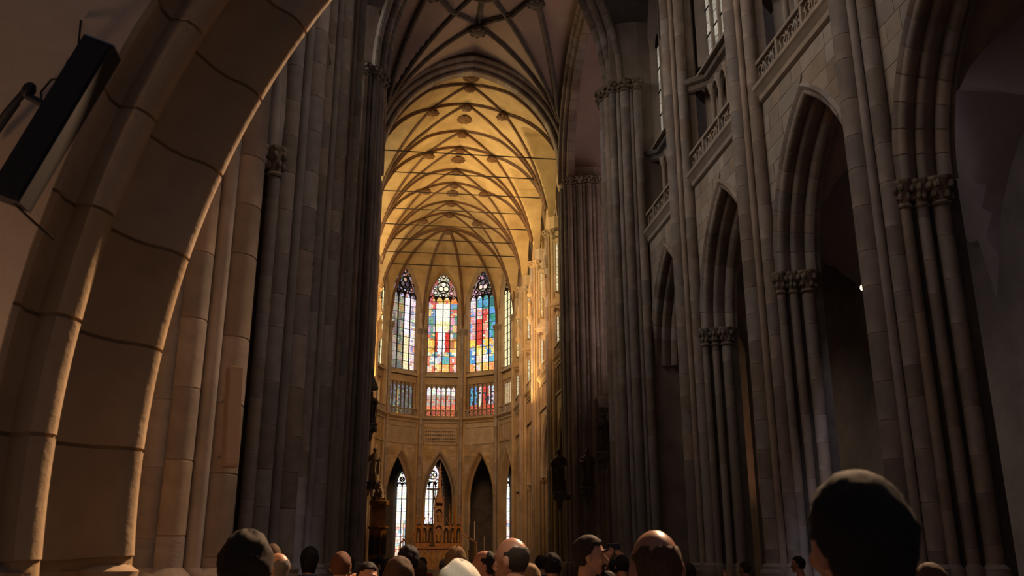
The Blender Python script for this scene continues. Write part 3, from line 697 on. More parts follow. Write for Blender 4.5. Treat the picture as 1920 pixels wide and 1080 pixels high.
for side, X, rz, W in (('right', XR, RIGHT, wcr), ('left', XL, LEFT, wcl)):
    for i in range(4):
        yc = (CPY[i] + CPY[i + 1]) / 2; loc = (X, yc, 0); o_ = ('first', 'second', 'third', 'fourth')[i]
        arcade_arch((X, yc, CZS), rz, CAW, CAH, 'slender pointed arch of the %s choir arcade, %s bay from the crossing' % (side, o_), 'choir_stone', False, group=side + ' choir arcade arches')
        spandrel(W, loc, rz, CAW, CAH, LC, CZS, CZG - .45, 'choir_stone', side == 'right' and i in (0, 1), .6, 40 + i)
        balustrade((X, yc, CZG), rz, LC - .9, 'stone gallery balustrade on the %s choir wall, %s bay' % (side, o_), 'choir_stone', .85, group=side + ' choir balustrades')
        # pierced panels under the gallery
        pm = MB()
        for k in range(8):
            xx = -LC / 2 + .9 + (LC - 1.8) * k / 7; pm.box(xx - .05, xx + .05, -.08, .04, 10.6, 12.3)
        pm.box(-LC / 2 + .6, LC / 2 - .6, -.1, .03, 10.45, 10.6); pm.box(-LC / 2 + .6, LC / 2 - .6, -.1, .03, 12.3, 12.45)
        obj('blind_panels', pm, 'choir_stone', W, loc, rz)
        triforium(W, loc, rz, LC, CZG, 'choir_stone', 7, 16.9)
        upper_wall(W, loc, rz, LC, 17.0, 2.45, 23, 4.6, 31, 'choir_stone')
        window(wname(), (X + (.75 if side == 'right' else -.75), yc, 0), rz, 2.45, 17.5, 23, 4.6, 4, 6, GOLDC if side == 'right' else PALEC, 'clear_glass', 'choir_stone', px=1, pz=2, seed=i, tracery='rose', mull=.14)
        # oblique bay ends turned towards the nave: glazed lights on both storeys, sloping sill between
        for sx in (-1, 1):
            A0, B0 = (sx * (LC / 2 - .42), -.16), (sx * (LC / 2 - 1.15), .62)
            f = MB(); f.grid([[(A0[0], A0[1], z), (B0[0], B0[1], z)] for z in (CZG, 22.2)]); obj('oblique_wall', f, 'choir_stone', W, loc, rz)
            c = MB(); sec = [(0, -.5), (-.1, -.42), (-.14, -.25), (-.26, -.18), (-.28, -.02), (0, .5)]
            n_ = Vector((-sx * .73, -.68)); c.grid([[(p_[0] - n_.x * dy, p_[1] - n_.y * dy, 16.9 + dz) for dy, dz in sec] for p_ in (A0, B0)]); obj('oblique_sill', c, 'choir_stone', W, loc, rz)
            md = ((A0[0] + B0[0]) / 2 + n_.x * .06, (A0[1] + B0[1]) / 2 + n_.y * .06); p = rotv(md[0], md[1], rz); a = rz + sx * -math.atan2(.78, .73) * -1
            for za, zb, rows_, cfn in ((CZG + .95, 15.9, 4, PALEC), (17.7, 21.2, 6, PALEC if i % 2 == 0 else GOLDC)):
                tw = thing(wname(), None, None, (X + p[0], yc + p[1], 0), a, kind='structure')
                f = MB(); f.box(-.42, -.33, -.07, .07, za, zb); f.box(.33, .42, -.07, .07, za, zb); f.box(-.42, .42, -.09, .07, za - .12, za); f.box(-.035, .035, -.05, .05, za, zb)
                hd = Arch(.42, .5); f.grid([[(x, -.06, zb + z) for x, z in hd.pts(10)], [(x * 1.0, -.06, zb + .62) for x, z in hd.pts(10)]]); f.tube([(x, -.06, zb + z) for x, z in hd.pts(10)], .05, 5)
                obj('window_frame', f, 'choir_stone', tw)
                for q in (-1, 1):
                    for r_ in range(rows_):
                        z0_ = za + (zb - za) * r_ / rows_; obj('pane', pane_mesh(min(q * .04, q * .33), max(q * .04, q * .33), z0_ + .02, z0_ + (zb - za) / rows_ - .02, 1, 2, cfn, rnd), 'clear_glass', tw)
    for i, y in enumerate(CPY[1:4]):
        choir_pier((X, y, 0), rz, 'golden-lit clustered pier of the %s choir wall, %s from the crossing' % (side, ('first', 'second', 'third')[i]), side == 'right', side + ' choir piers')
# ------------------------------------------------------------------ choir net vault
VW, VSP, VH, VLH = 6.15, 22.6, 8.4, 6.2
tunnel('ceiling', 52.0, CPY[4], LC, VW, VSP, VH, VLH, 'vault_plaster', .13)
def choir_z(x, y):
    k = ((y - 52.0) / LC) % 1; return vault_z(x - CX, (k - .5) * LC, LC, VW, VSP, VH, VLH, LC / 2)
def bar_z(x): return VSP + _arch_z(Arch(VW, VH), x - CX)
net = []
dlt = 1.38
for i in range(4):
    y0 = CPY[i]
    for sgn in (1, -1):
        for d in (dlt, -dlt):
            pts = []
            for k in range(41):
                s = -1 + 2 * k / 40
                yy = y0 + LC * (s + 1) / 2 + d * min(1, (1 - abs(s)) / .55)
                x = CX + sgn * s * (VW - .12); pts.append((x, yy, bar_z(x) + .04))
            net.append(pts)
for k, pts in enumerate(net):
    b = k // 4
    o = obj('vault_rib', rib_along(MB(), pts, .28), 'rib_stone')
    tag(o, 'diagonal rib of the choir net vault, %s bay, climbing to the %s, %s one' % (('first', 'second', 'third', 'fourth')[b], 'right' if k % 4 < 2 else 'left', 'farther' if k % 2 == 0 else 'nearer'), 'vault rib', 'net vault ribs of the choir')
for i in range(5):
    if i > 0:
        pts = [(CX + x, CPY[i], VSP + z) for x, z in Arch(VW - .1, VH).pts(40)]
for i in range(4):
    ym = CPY[i] + LC / 2; nm = ('first', 'second', 'third', 'fourth')[i]
    for d, w_ in ((-dlt, 'nearer'), (dlt, 'farther')):
        o = obj('ridge_boss', boss_mesh(.34), 'rib_stone', None, (CX, ym + d, bar_z(CX) - .22)); tag(o, 'carved boss on the choir ridge, %s of the %s bay' % (w_, nm), 'boss', 'ridge bosses')
    for sx, w_ in ((-1, 'left'), (1, 'right')):
        x = CX + sx * (2 * dlt / LC) * (VW - .12)
        o = obj('side_boss', boss_mesh(.38), 'rib_stone', None, (x, ym, bar_z(x) - .25)); tag(o, 'round carved boss where choir ribs cross, %s side of the %s bay' % (w_, nm), 'boss', 'side bosses')
    r = thing('vault_rosette', 'dark leafy rosette on the choir crown above the %s pier pair' % nm, 'rosette', (CX, CPY[i] + (0.9 if i == 0 else 0), bar_z(CX) - .06), group='crown rosettes')
    m = MB()
    for k in range(10): m.blob((.42 * cos(k * pi / 5), .42 * sin(k * pi / 5), -.12), .2, .2, .1, 6, 4)
    obj('leaves', m, 'rib_stone', r, smooth=50); obj('heart', MB().lathe(0, 0, [(.36, 0), (.4, -.1), (.22, -.26), (.05, -.3)], 10), 'rib_stone', r, smooth=50)
for i in range(8):
    y = 52.0 + LC / 2 * (i + 1); mid = i % 2 == 0
    half = 5.85 if mid else 5.5
    o = obj('tie_rod', MB().tube([(CX - half - .25, y, 26.4), (CX + half + .25, y, 26.4)], .045, 6), 'iron')
    tag(o, 'thin dark iron tie rod across the choir, number %s from the crossing' % ('one', 'two', 'three', 'four', 'five', 'six', 'seven', 'eight')[i], 'tie rod', 'choir tie rods')
# ================================================================== APSE: five sides of a decagon
RA = 6.58; YA = CPY[4]; AP = RA * cos(pi / 10); SW = 2 * RA * sin(pi / 10)
wa = wall_empty('wall_apse')
KEY = (CX, YA + .2, 30.2)
def pick(pal, x, z, sx=.363, sz=.8):
    k = math.floor(x / sx + .31 * math.floor(z / sz)) * 7919 + math.floor(z / sz) * 104729
    return random.Random(k).choice(pal) if rnd.random() < .85 else rnd.choice(pal)
def col_center(x, z):     # painting of the middle window; x -1.45..1.45, z absolute
    q = (z - 17.6) / 7.5; u = x / 1.45; r = rnd.uniform; j = lambda c, s=.22: tuple(max(.004, k * r(1 - s, 1 + s)) for k in c)
    if q > 1.0:
        if abs(u) < .5 and q < 1.3: return j((.85, .78, .55), .1)
        return j(pick(((.75, .45, .35), (.7, .5, .3), (.6, .15, .12), (.75, .65, .6)), x, z))
    if q > .93: return j(pick(((.75, .22, .06), (.7, .42, .1), (.6, .1, .12)), x, z))
    if q < .12: return j(pick(((.8, .42, .12), (.85, .6, .25), (.55, .12, .06), (.8, .5, .4)), x, z))
    if q < .26: return j(pick(((.10, .24, .42), (.12, .35, .38), (.6, .5, .55), (.7, .2, .12), (.75, .7, .6), (.8, .55, .25)), x, z))
    if -.42 < u < .12 and .22 < q < .62 and abs(u + .05 - (.42 - q) * .25) < .26: return j((.92, .90, .86), .08)
    if .26 < q < .52 and .22 < abs(u + .02) < .5: return j((.55, .035, .025), .35)
    if abs(u) < .48 and q > .55: return j((.92, .88, .72) if q > .68 else (.9, .75, .4), .12)
    if q < .45: return j(pick(((.85, .55, .12), (.8, .42, .08), (.7, .5, .25), (.45, .15, .06)), x, z))
    return j(pick(((.16, .28, .45), (.65, .30, .4), (.75, .55, .3), (.14, .28, .2), (.7, .6, .6), (.6, .12, .1), (.75, .5, .2)), x, z))
def col_left(x, z):
    q = (z - 17.6) / 7.5; u = x / 1.45; r = rnd.uniform; j = lambda c, s=.25: tuple(max(.004, k * r(1 - s, 1 + s)) for k in c)
    if q > .96: return j(pick(((.10, .08, .09), (.45, .22, .15), (.5, .45, .6), (.06, .05, .06)), x, z))
    if u > .0 and u < .5: return j((.82, .75, .80) if q > .45 else (.85, .7, .4), .15)
    if u >= .5: return j(pick(((.85, .72, .7), (.65, .52, .55), (.6, .25, .18), (.75, .62, .55), (.3, .3, .42)), x, z))
    if u > -.5: return j(pick(((.16, .12, .09), (.10, .12, .11), (.3, .26, .2), (.34, .2, .08)), x, z))
    return j(pick(((.35, .26, .18), (.15, .12, .11), (.28, .24, .2)), x, z))
def col_right(x, z):
    q = (z - 17.6) / 7.5; u = x / 1.45; r = rnd.uniform; j = lambda c, s=.25: tuple(max(.004, k * r(1 - s, 1 + s)) for k in c)
    if q > 1.0: return j(pick(((.1, .08, .09), (.5, .3, .3), (.7, .5, .5)), x, z))
    if q > .82: return j(pick(((.03, .16, .15), (.08, .30, .28), (.1, .35, .55), (.7, .65, .6)) if u > -.5 else ((.75, .6, .62), (.8, .7, .7)), x, z))
    if q < .1: return j(pick(((.85, .5, .12), (.8, .3, .1), (.7, .6, .5)), x, z))
    if q < .3: return j(pick(((.08, .28, .60), (.8, .75, .65), (.85, .62, .2), (.1, .4, .55)) if abs(u + .2) > .25 else ((.88, .62, .2), (.85, .7, .4)), x, z))
    if .35 < q < .7 and -.45 < u < .0: return j((.60, .05, .035), .3)
    if q < .42: return j(pick(((.88, .6, .1), (.8, .45, .08), (.3, .4, .6)), x, z))
    if u > .5: return j(pick(((.02, .22, .14), (.03, .3, .22), (.1, .35, .6)), x, z))
    if u > 0: return j(pick(((.75, .55, .3), (.55, .06, .05), (.8, .7, .55), (.7, .3, .2)), x, z))
    return j(pick(((.7, .5, .55), (.15, .35, .7), (.6, .55, .65), (.75, .3, .25)), x, z))
col_side = tint((.95, .82, .45), .75, 1.15)
def tri_col(kind):
    def f(x, z):
        q = (z - 13.9) / 2.3; r = rnd.uniform
        if kind == 'c': c = ((.75, .72, .68) if q > .62 else (.5, .08, .06) if rnd.random() < .35 else (.35, .28, .25) if q > .2 else (.7, .14, .06))
        elif kind == 'r': c = ((.1, .35, .6) if x < -.6 else (.75, .6, .5) if x < .1 else (.6, .05, .04) if x < .7 else (.6, .55, .55)) if rnd.random() < .75 else (.06, .05, .05)
        else: c = (.16, .17, .15) if rnd.random() < .3 else (.7, .45, .12) if -.6 < x < -.2 else (.10, .09, .09)
        if kind == 'r' and q < .15: c = (.6, .1, .05)
        return tuple(k * r(.65, 1.2) for k in c)
    return f
def apse_arch_z(x): return _arch_z(Arch(SW / 2, 6.0), x)
NAMES = {0: 'middle', -36: 'left', 36: 'right', -72: 'far left', 72: 'far right'}
for ang in (-72, -36, 0, 36, 72):
    a = radians(-ang); loc = (CX + AP * sin(radians(ang)), YA + AP * cos(radians(ang)), 0); nm = NAMES[ang]
    wt = SW / 2
    # lower arch
    t = thing('apse_arch', 'pointed arch of the apse behind the altar, %s side' % nm, 'arch', (loc[0], loc[1], 5.3), a, 'apse arches')
    Pp = [(-.3, -.1), (-.22, -.2), (-.1, -.12), (-.02, .05), (.05, .3), (.14, .36), (.2, .45), (.2, .5)]
    Aa = Arch(1.45, 4.3); m = MB(); sweep_arch(m, Aa, Pp, 0, 1, 28)
    obj('archivolt', m, 'choir_stone', t, smooth=30)
    for sx in (-1, 1):
        j = MB(); j.grid([[(sx * (1.45 - o), d, -H - 5.3) for o, d in Pp], [(sx * (1.45 - o), d, 0) for o, d in Pp]]); obj('jamb', j, 'choir_stone', t, smooth=30)
    m = MB(); Ao = Arch(1.75, 4.6); xs = [(-wt, 0)] + Ao.pts(24) + [(wt, 0)]
    m.grid([[(x, -.08, 5.3 + z) for x, z in xs], [(x, -.08, 12.6) for x, z in xs]])
    for sx in (-1, 1): m.grid([[(sx * 1.7, -.08, -H), (sx * wt, -.08, -H)], [(sx * 1.7, -.08, 5.3), (sx * wt, -.08, 5.3)]])
    obj('lower_wall', m, 'choir_stone', wa, loc, a)
    # ashlar courses of the spandrel
    rr = random.Random(ang + 200)
    for r_ in range(11):
        z0 = 6.6 + r_ * .345; z1 = z0 + .345
        if abs(ang) > 40: break
        for sx in (-1, 1):
            x0 = max(Ao.x_at(z0 - 5.3), Ao.x_at(z1 - 5.3)) + .03; x1 = wt - .3; e = x1
            while e - x0 > .2:
                f_ = max(x0, e - rr.uniform(.4, .8))
                if f_ - x0 < .2: f_ = x0
                obj('ashlar_block', MB().box(min(sx * f_, sx * e) + .008, max(sx * f_, sx * e) - .008, -.10 - rr.uniform(0, .012), -.06, z0 + .008, z1 - .008), 'choir_stone', wa, loc, a); e = f_
    # framed panel
    pf = MB(); x1 = 1.6
    for b_ in ((-x1, -x1 + .1, 10.45, 12.15), (x1 - .1, x1, 10.45, 12.15), (-x1, x1, 12.05, 12.15), (-x1, x1, 10.45, 10.55)): pf.box(b_[0], b_[1], -.16, -.06, b_[2], b_[3])
    obj('panel_frame', pf, 'choir_stone', wa, loc, a)
    if ang == 0:
        for z in (11.75, 11.4, 11.05, 10.8):
            for k in range(14):
                hw = .09 * rr.uniform(.6, 1.1); xx = -1.35 + k * .208
                obj('carved_letter', MB().box(xx - hw, xx + hw, -.12, -.06, z - .07, z + .07), 'dark_stone', wa, loc, a)
    if abs(ang) == 72:
        bp = MB()
        for k in range(5): bp.box(-1.3 + k * .62, -1.2 + k * .62, -.2, -.06, 10.6, 12.1)
        obj('blind_panels', bp, 'choir_stone', wa, loc, a)
    balustrade((loc[0] - .1 * sin(radians(ang)), loc[1] - .1 * cos(radians(ang)), CZG), a, SW - .5, 'openwork gallery parapet of the apse, %s side' % nm, 'choir_stone', .8, group='apse gallery parapets', n=8, post=False, corn=.4)
    # triforium glazing
    tw = thing(wname(), 'row of small stained-glass lights under the %s apse window' % nm, None, (loc[0] + .45 * sin(radians(ang)), loc[1] + .45 * cos(radians(ang)), 0), a, kind='structure')
    nl = 6; x0, x1 = -1.42, 1.42; lw2 = (x1 - x0) / nl; kind = {0: 'c', 36: 'r', -36: 'l'}.get(ang, 's'); cf = tri_col(kind) if kind != 's' else (lambda x, z: tuple(k * rnd.uniform(.8, 1.1) for k in (.8, .66, .42)))
    fr = MB(); fr.box(-wt, x0, -.1, .3, CZG, 16.9); fr.box(x1, wt, -.1, .3, CZG, 16.9); fr.box(-wt, wt, -.2, .3, 16.35, 17.0); fr.box(-wt, wt, -.1, .3, CZG - .2, 13.3)
    obj('window_frame', fr, 'choir_stone', tw)
    la_ = Arch(lw2 / 2 - .04, lw2 * .75)
    for k in range(nl):
        xa = x0 + k * lw2; xm = xa + lw2 / 2
        for r_ in range(3):
            za = 13.3 + r_ * .82; obj('pane', pane_mesh(xa + .06, xa + lw2 - .06, za, za + .8, 2, 4, cf, rr), 'stained_glass', tw)
        obj('pane', pane_mesh(xa + .06, xa + lw2 - .06, 15.77, 16.3, 2, 2, cf, rr, lambda x: 15.8 + _arch_z(la_, x - xm)), 'stained_glass', tw)
        h = MB(); h.grid([[(xm + x, -.05, 15.8 + z) for x, z in la_.pts(8)], [(xm + x, -.05, 16.4) for x, z in la_.pts(8)]]); obj('light_head', h, 'choir_stone', tw)
    for k in range(nl + 1):
        obj('mullion', MB().box(x0 + k * lw2 - .05, x0 + k * lw2 + .05, -.12, .06, 13.3, 16.4), 'choir_stone' if abs(ang) > 40 else 'dark_stone', tw)
    # great window
    cfw = {0: col_center, -36: col_left, 36: col_right}.get(ang, col_side)
    window(wname(), (loc[0] + .35 * sin(radians(ang)), loc[1] + .35 * cos(radians(ang)), 0), a, 1.45, 17.6, 24.6, 3.2, 4, 9, cfw, 'stained_glass', 'choir_stone', 'tall stained-glass window of the apse, %s side' % nm, px=3, pz=4, seed=ang + 99, tracery='rose', jamb=.42, mull=.08)
    m = MB(); Aw = Arch(1.85, 3.6); xs = [(-wt, 0)] + Aw.pts(24) + [(wt, 0)]
    m.grid([[(x, -.02, 24.6 + z) for x, z in xs], [(x, -.02, 31) for x, z in xs]])
    for sx in (-1, 1): m.grid([[(sx * 1.8, -.02, 16.9), (sx * wt, -.02, 16.9)], [(sx * 1.8, -.02, 24.6), (sx * wt, -.02, 24.6)]])
    obj('upper_wall', m, 'choir_stone', wa, loc, a)
    # web of the apse vault over this side
    WA = Arch(wt, 5.9); rows = []
    for i in range(25):
        x, z = WA.pt(i / 24); px_, py_ = rotv(x, -.03, a); p0 = Vector((loc[0] + px_, loc[1] + py_, 22.6 + z)); row = []
        for k in range(13):
            u = k / 12; q = p0.lerp(Vector(KEY), u); q.z = p0.z + (KEY[2] - p0.z) * sqrt(max(0, 1 - (1 - u) ** 2)); row.append(tuple(q))
        rows.append(row)
    obj('ceiling', MB().grid(rows), 'vault_plaster', kind='structure', smooth=40)
for i in range(6):
    ang = -90 + 36 * i; vx, vy = CX + (RA - .1) * sin(radians(ang)), YA + (RA - .1) * cos(radians(ang)); a = radians(-ang)
    t = thing('apse_pier', 'slender shafted pier between apse windows, number %s from the left' % ('one', 'two', 'three', 'four', 'five', 'six')[i], 'pier', (vx, vy, 0), a, 'apse piers')
    obj('core', MB().prism([(-.42, .5), (-.42, .05), (-.15, -.15), (.15, -.15), (.42, .05), (.42, .5)], -H, 23.4), 'choir_stone', t)
    for x, y, r in ((0, -.25, .17), (-.27, -.1, .12), (.27, -.1, .12)): shaft(t, x, y, r, -1.2, 21.4, 'choir_stone', (2, 21) if 0 < i < 5 and x == 0 else None, 1.0, 10)
    obj('capital', capital_mesh(((0, -.25, .17), (-.27, -.1, .12), (.27, -.1, .12)), 21.2, 21.8), 'carved_stone', t)
    pts = []
    for k in range(17):
        u = k / 16; x, y = rotv((KEY[0] - vx) * u, (KEY[1] - vy) * u, -a); pts.append((x, y, 21.6 + (KEY[2] - 21.6) * sqrt(max(0, 1 - (1 - u) ** 2)) + .02))
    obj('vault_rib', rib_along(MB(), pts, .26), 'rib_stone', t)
for sx in (-1, 1): obj('wall_apse_return', MB().box(min(CX + sx * 6.5, CX + sx * 8.5), max(CX + sx * 6.5, CX + sx * 8.5), YA - .1, YA + .1, -H, 33), 'choir_stone', kind='structure')
m = MB(); row0 = []; row1 = []
for i in range(41):
    x = -6.55 + 13.1 * i / 40; u = 1 - abs(x) / 6.58
    row0.append((CX + x, YA, 21.6 + (KEY[2] - 21.6) * sqrt(max(0, 1 - (1 - u) ** 2)))); row1.append((CX + x, YA, 32))
m.grid([row0, row1]); obj('wall_apse_arch', m, 'vault_plaster', kind='structure')
ar = obj('apse_arch_rib', rib_along(MB(), row0, .34), 'rib_stone'); tag(ar, 'heavy transverse rib where the choir vault meets the apse', 'vault rib')
o = obj('apse_keystone', boss_mesh(.45), 'rib_stone', None, (KEY[0], KEY[1], KEY[2] - .2)); tag(o, 'keystone boss where the apse ribs meet', 'boss')
# ------------------------------------------------------------------ ambulatory and chapel windows
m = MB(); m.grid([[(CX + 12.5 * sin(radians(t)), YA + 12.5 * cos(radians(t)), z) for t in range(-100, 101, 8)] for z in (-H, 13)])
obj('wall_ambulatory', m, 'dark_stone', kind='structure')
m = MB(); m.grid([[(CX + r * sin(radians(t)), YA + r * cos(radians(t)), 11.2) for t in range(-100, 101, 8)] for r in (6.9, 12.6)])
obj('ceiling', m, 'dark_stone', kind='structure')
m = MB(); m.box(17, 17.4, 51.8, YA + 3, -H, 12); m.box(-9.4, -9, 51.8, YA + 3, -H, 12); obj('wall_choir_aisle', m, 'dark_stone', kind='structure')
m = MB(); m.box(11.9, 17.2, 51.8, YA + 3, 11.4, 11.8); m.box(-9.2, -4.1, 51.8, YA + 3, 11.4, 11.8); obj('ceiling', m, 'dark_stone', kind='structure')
def chap_col(x, z):
    r = rnd.uniform
    if z > 3.6: c = rnd.choice(((.82, .86, .95), (.86, .86, .9), (.9, .8, .62), (.85, .78, .7)))
    elif z > 1.2: c = rnd.choice(((.8, .8, .85), (.75, .4, .35), (.35, .45, .5), (.85, .7, .55)))
    else: c = rnd.choice(((.85, .5, .35), (.8, .62, .45), (.55, .25, .2), (.7, .4, .2)))
    return tuple(k * r(.8, 1.1) for k in c)
for ang, half, nm in ((-2.0, .95, 'behind the altar cross'), (-16.4, .5, 'left of the altar'), (33, .6, 'at the right end of the apse')):
    lx, ly = CX + 12.2 * sin(radians(ang)), YA + 12.2 * cos(radians(ang))
    window(wname(), (lx, ly, 0), radians(-ang), half, -.2, 6.9, 2.6 if half > .8 else 1.6, 3 if half > .8 else 2, 6, chap_col, 'chapel_glass', 'dark_stone', 'tall pale chapel window seen through the apse arch, %s' % nm, px=3, pz=4, seed=int(ang) + 70, tracery='quatre', jamb=.2, mull=.07)
# ================================================================== FURNISHINGS
def statue_mesh(seed=1, h=2.0, lean=.06):
    """robed standing figure, one carved mesh"""
    rr = random.Random(seed); mb = MB(); ph = rr.uniform(0, 6)
    fold = lambda a, z: 1 + .10 * sin(5 * a + ph + z * 2) + .05 * sin(9 * a - z * 3)
    k = h / 2.0
    prof = [(.30, 0), (.33, .1), (.27, .6), (.25, .95), (.22, 1.15), (.25, 1.38), (.24, 1.55), (.12, 1.66), (.07, 1.70)]
    mb.lathe(0, 0, [(r * k, z * k) for r, z in prof], 18, fold)
    mb.blob((0, -.03 * k, 1.83 * k), .105 * k, .12 * k, .15 * k, 10, 7); mb.blob((0, -.15 * k, 1.82 * k), .025 * k, .03 * k, .03 * k, 6, 4)
    mb.blob((0, .04 * k, 1.88 * k), .125 * k, .12 * k, .12 * k, 8, 6)
    for sx in (-1, 1):
        up = rr.random() > .4
        e = (sx * .36 * k, -.08 * k, 1.22 * k); w_ = (sx * .2 * k, -.32 * k, (1.32 if up else 1.05) * k)
        mb.tube([(sx * .2 * k, 0, 1.52 * k), (sx * .31 * k, -.02 * k, 1.4 * k), e, w_], .07 * k, 8, radii=[.09 * k, .09 * k, .075 * k, .05 * k]); mb.blob(w_, .055 * k, .055 * k, .06 * k, 6, 4)
        mb.tube([(sx * .22 * k, -.05 * k, 1.45 * k), (sx * .25 * k, -.2 * k, 1.0 * k), (sx * .2 * k, -.25 * k, .4 * k)], .05 * k, 6)
    return mb.mesh('statue', 60)
def statue(loc, rz, h, label, mat, seed, staff=False, canopy=False):
    t = thing('statue', label, 'statue', loc, rz, 'pier statues')
    obj('figure', statue_mesh(seed, h), mat, t)
    c = MB(); c.box(-.12, .12, .2, 1.25, -.4, -.12); c.lathe(0, 0, [(.06, -1.0), (.16, -.75), (.14, -.65), (.30, -.3), (.36, -.22), (.36, -.12), (.42, -.1), (.42, 0)], 8)
    for k in range(8): c.blob((.3 * cos(k * pi / 4), .3 * sin(k * pi / 4), -.35), .1, .1, .12, 6, 4)
    obj('corbel', c, 'dark_stone', t, smooth=40)
    if staff: obj('staff', MB().tube([(.3 * h / 2, -.3, .1), (.28 * h / 2, -.34, h * 1.08)], .02, 6), mat, t)
    if canopy:
        c = MB(); c.lathe(0, .05, [(.34, h + .1), (.38, h + .2), (.3, h + .45), (.12, h + .8), (.03, h + 1.3)], 8); obj('canopy', c, 'dark_stone', t)
    return t
stone('statue_gilt', (.26, .15, .06), (.55, .36, .15), 4, .45, .3, .1)
statue((8.85, 49.45, 3.6), -.6, 2.35, 'dark carved statue on a corbel, leftmost on the pier right of the choir', 'dark_wood', 3, True)
statue((10.4, 49.3, 3.85), -.1, 2.1, 'dark carved statue on a corbel, middle of the pier right of the choir', 'dark_wood', 5)
statue((11.45, 49.5, 5.8), .2, 2.2, 'dark carved statue under a pale block, set higher on the right crossing pier', 'dark_wood', 8, True)
statue((-1.30, 50.25, 4.1), .35, 1.82, 'gilded robed statue on a bracket above the pulpit', 'statue_gilt', 12, True)
o = obj('stone_bracket', MB().slab([(-.28, 0), (.28, 0), (.35, .5), (.3, .62), (-.3, .62), (-.35, .5)], -.2, .5), 'wall_stone', None, (11.5, 49.6, 8.3)); tag(o, 'pale stone block jutting from the pier above the upper right statue', 'bracket')
statue((-1.62, 50.2, 7.25), .15, 1.8, 'dark carved statue under a canopy, high on the left edge of the choir opening', 'dark_wood', 21, True, True)
# pulpit on the left
pu = thing('pulpit', 'carved wooden pulpit with gilded crown at the left of the choir', 'pulpit', (-.92, 49.2, 0))
oct_ = lambda r, z: [(r * cos(pi / 8 + k * pi / 4), r * sin(pi / 8 + k * pi / 4)) for k in range(8)]
obj('stem', MB().lathe(0, 0, [(.35, -H), (.35, -1.4), (.16, -1.2), (.16, -.3), (.42, .05)], 8), 'dark_wood', pu)
obj('body', MB().prism(oct_(.44, 0), .05, 1.55), 'gilded_oak', pu)
for k in range(8):
    a = k * pi / 4; p = obj('panel', MB().slab([(-.13, .25), (.13, .25), (.13, 1.1), (0, 1.3), (-.13, 1.1)], -.03, .02), 'dark_wood', pu, (.415 * cos(a), .415 * sin(a), 0), a + pi / 2)
obj('rail', MB().lathe(0, 0, [(.46, 1.55), (.54, 1.6), (.54, 1.68), (.46, 1.7)], 8), 'gilded_oak', pu)
obj('back_panel', MB().box(-.4, .35, .3, .4, 1.7, 2.75), 'gilded_oak', pu)
cn = obj('canopy', MB().lathe(0, 0, [(.42, 2.75), (.52, 2.8), (.54, 2.98), (.46, 3.02), (.3, 3.08)], 8), 'gilded_oak', pu)
cm = MB(); rr = random.Random(9)
for k in range(26):
    a = rr.uniform(0, 2 * pi); z = rr.uniform(3.0, 3.85); r = (.46 - (z - 3.0) * .38) * rr.uniform(.6, 1)
    cm.blob((r * cos(a), r * sin(a), z), rr.uniform(.06, .11), rr.uniform(.06, .11), rr.uniform(.08, .14), 6, 4)
cm.lathe(0, 0, [(.3, 3.0), (.2, 3.5), (.05, 4.0)], 8)
obj('carved_crest', cm, 'statue_gilt', cn, smooth=60)
for i, (x, nm) in enumerate(((-1.62, 'left'), (-1.34, 'right'))):
    t = thing('pale_colonnette', 'pale lit colonnette beside the pulpit, %s of the pair' % nm, 'column', (x, 50.05 - .1 * i, 0), group='pale colonnettes')
    obj('shaft', MB().cyl(0, 0, -1.3, 3.3, .075, 10), 'cream_plaster', t, smooth=50); obj('capital', MB().lathe(0, 0, [(.08, 3.3), (.1, 3.36), (.14, 3.6), (.15, 3.65)], 10), 'cream_plaster', t); obj('base', MB().lathe(0, 0, [(.15, -H), (.15, -1.45), (.1, -1.3)], 10), 'cream_plaster', t)
# high altar
AX, AY = 3.4, 74.0
al = thing('high_altar', 'gilded gothic high altar with pinnacles in the apse', 'altar', (AX, AY, 0))
obj('steps', MB().box(-2.6, 2.6, -1.6, .9, -H, -1.2).box(-2.2, 2.2, -1.2, .9, -1.2, -.7), 'floor_stone', al)
obj('mensa', MB().box(-1.75, 1.75, -.55, .6, -.7, .85).box(-1.85, 1.85, -.65, .65, .85, 1.0), 'gilded_oak', al)
obj('predella', MB().box(-1.82, 1.82, .0, .6, 1.0, 1.3), 'gilded_oak', al)
obj('backboard', MB().box(-1.8, 1.8, .3, .45, 1.3, 2.75), 'dark_wood', al)  # dark material puts the shade inside the niches into the colour
for k in range(7): obj('front_panel', MB().box(-.2, .2, -.58, -.53, -.45, .6), 'statue_gilt', al, (-1.44 + .48 * k, 0, 0))
na = Arch(.2, .34)
niche = MB(); P = na.pts(8)
niche.grid([[(-.27, 0, 1.35), (-.2, 0, 1.35)], [(-.27, 0, 2.15), (-.2, 0, 2.15)]]).grid([[(.2, 0, 1.35), (.27, 0, 1.35)], [(.2, 0, 2.15), (.27, 0, 2.15)]])
niche.grid([[(x, 0, 2.15 + z) for x, z in P], [(x * 1.35, 0, 2.62) for x, z in P]]); niche.grid([[(x, 0, 2.15 + z) for x, z in P], [(x, .2, 2.15 + z) for x, z in P]])
niche.tube([(-.24, -.04, 2.6), (0, -.04, 3.15), (.24, -.04, 2.6)], .03, 5); niche.blob((0, -.04, 3.2), .05, .05, .08, 6, 4)
nme = niche.mesh('niche')
pin = MB(); pin.box(-.045, .045, -.045, .045, 1.3, 3.1); pin.lathe(0, 0, [(.075, 3.1), (.08, 3.16), (.05, 3.2), (.012, 3.75)], 6); pin.blob((0, 0, 3.78), .035, .035, .05, 6, 4)
pme = pin.mesh('pinnacle')
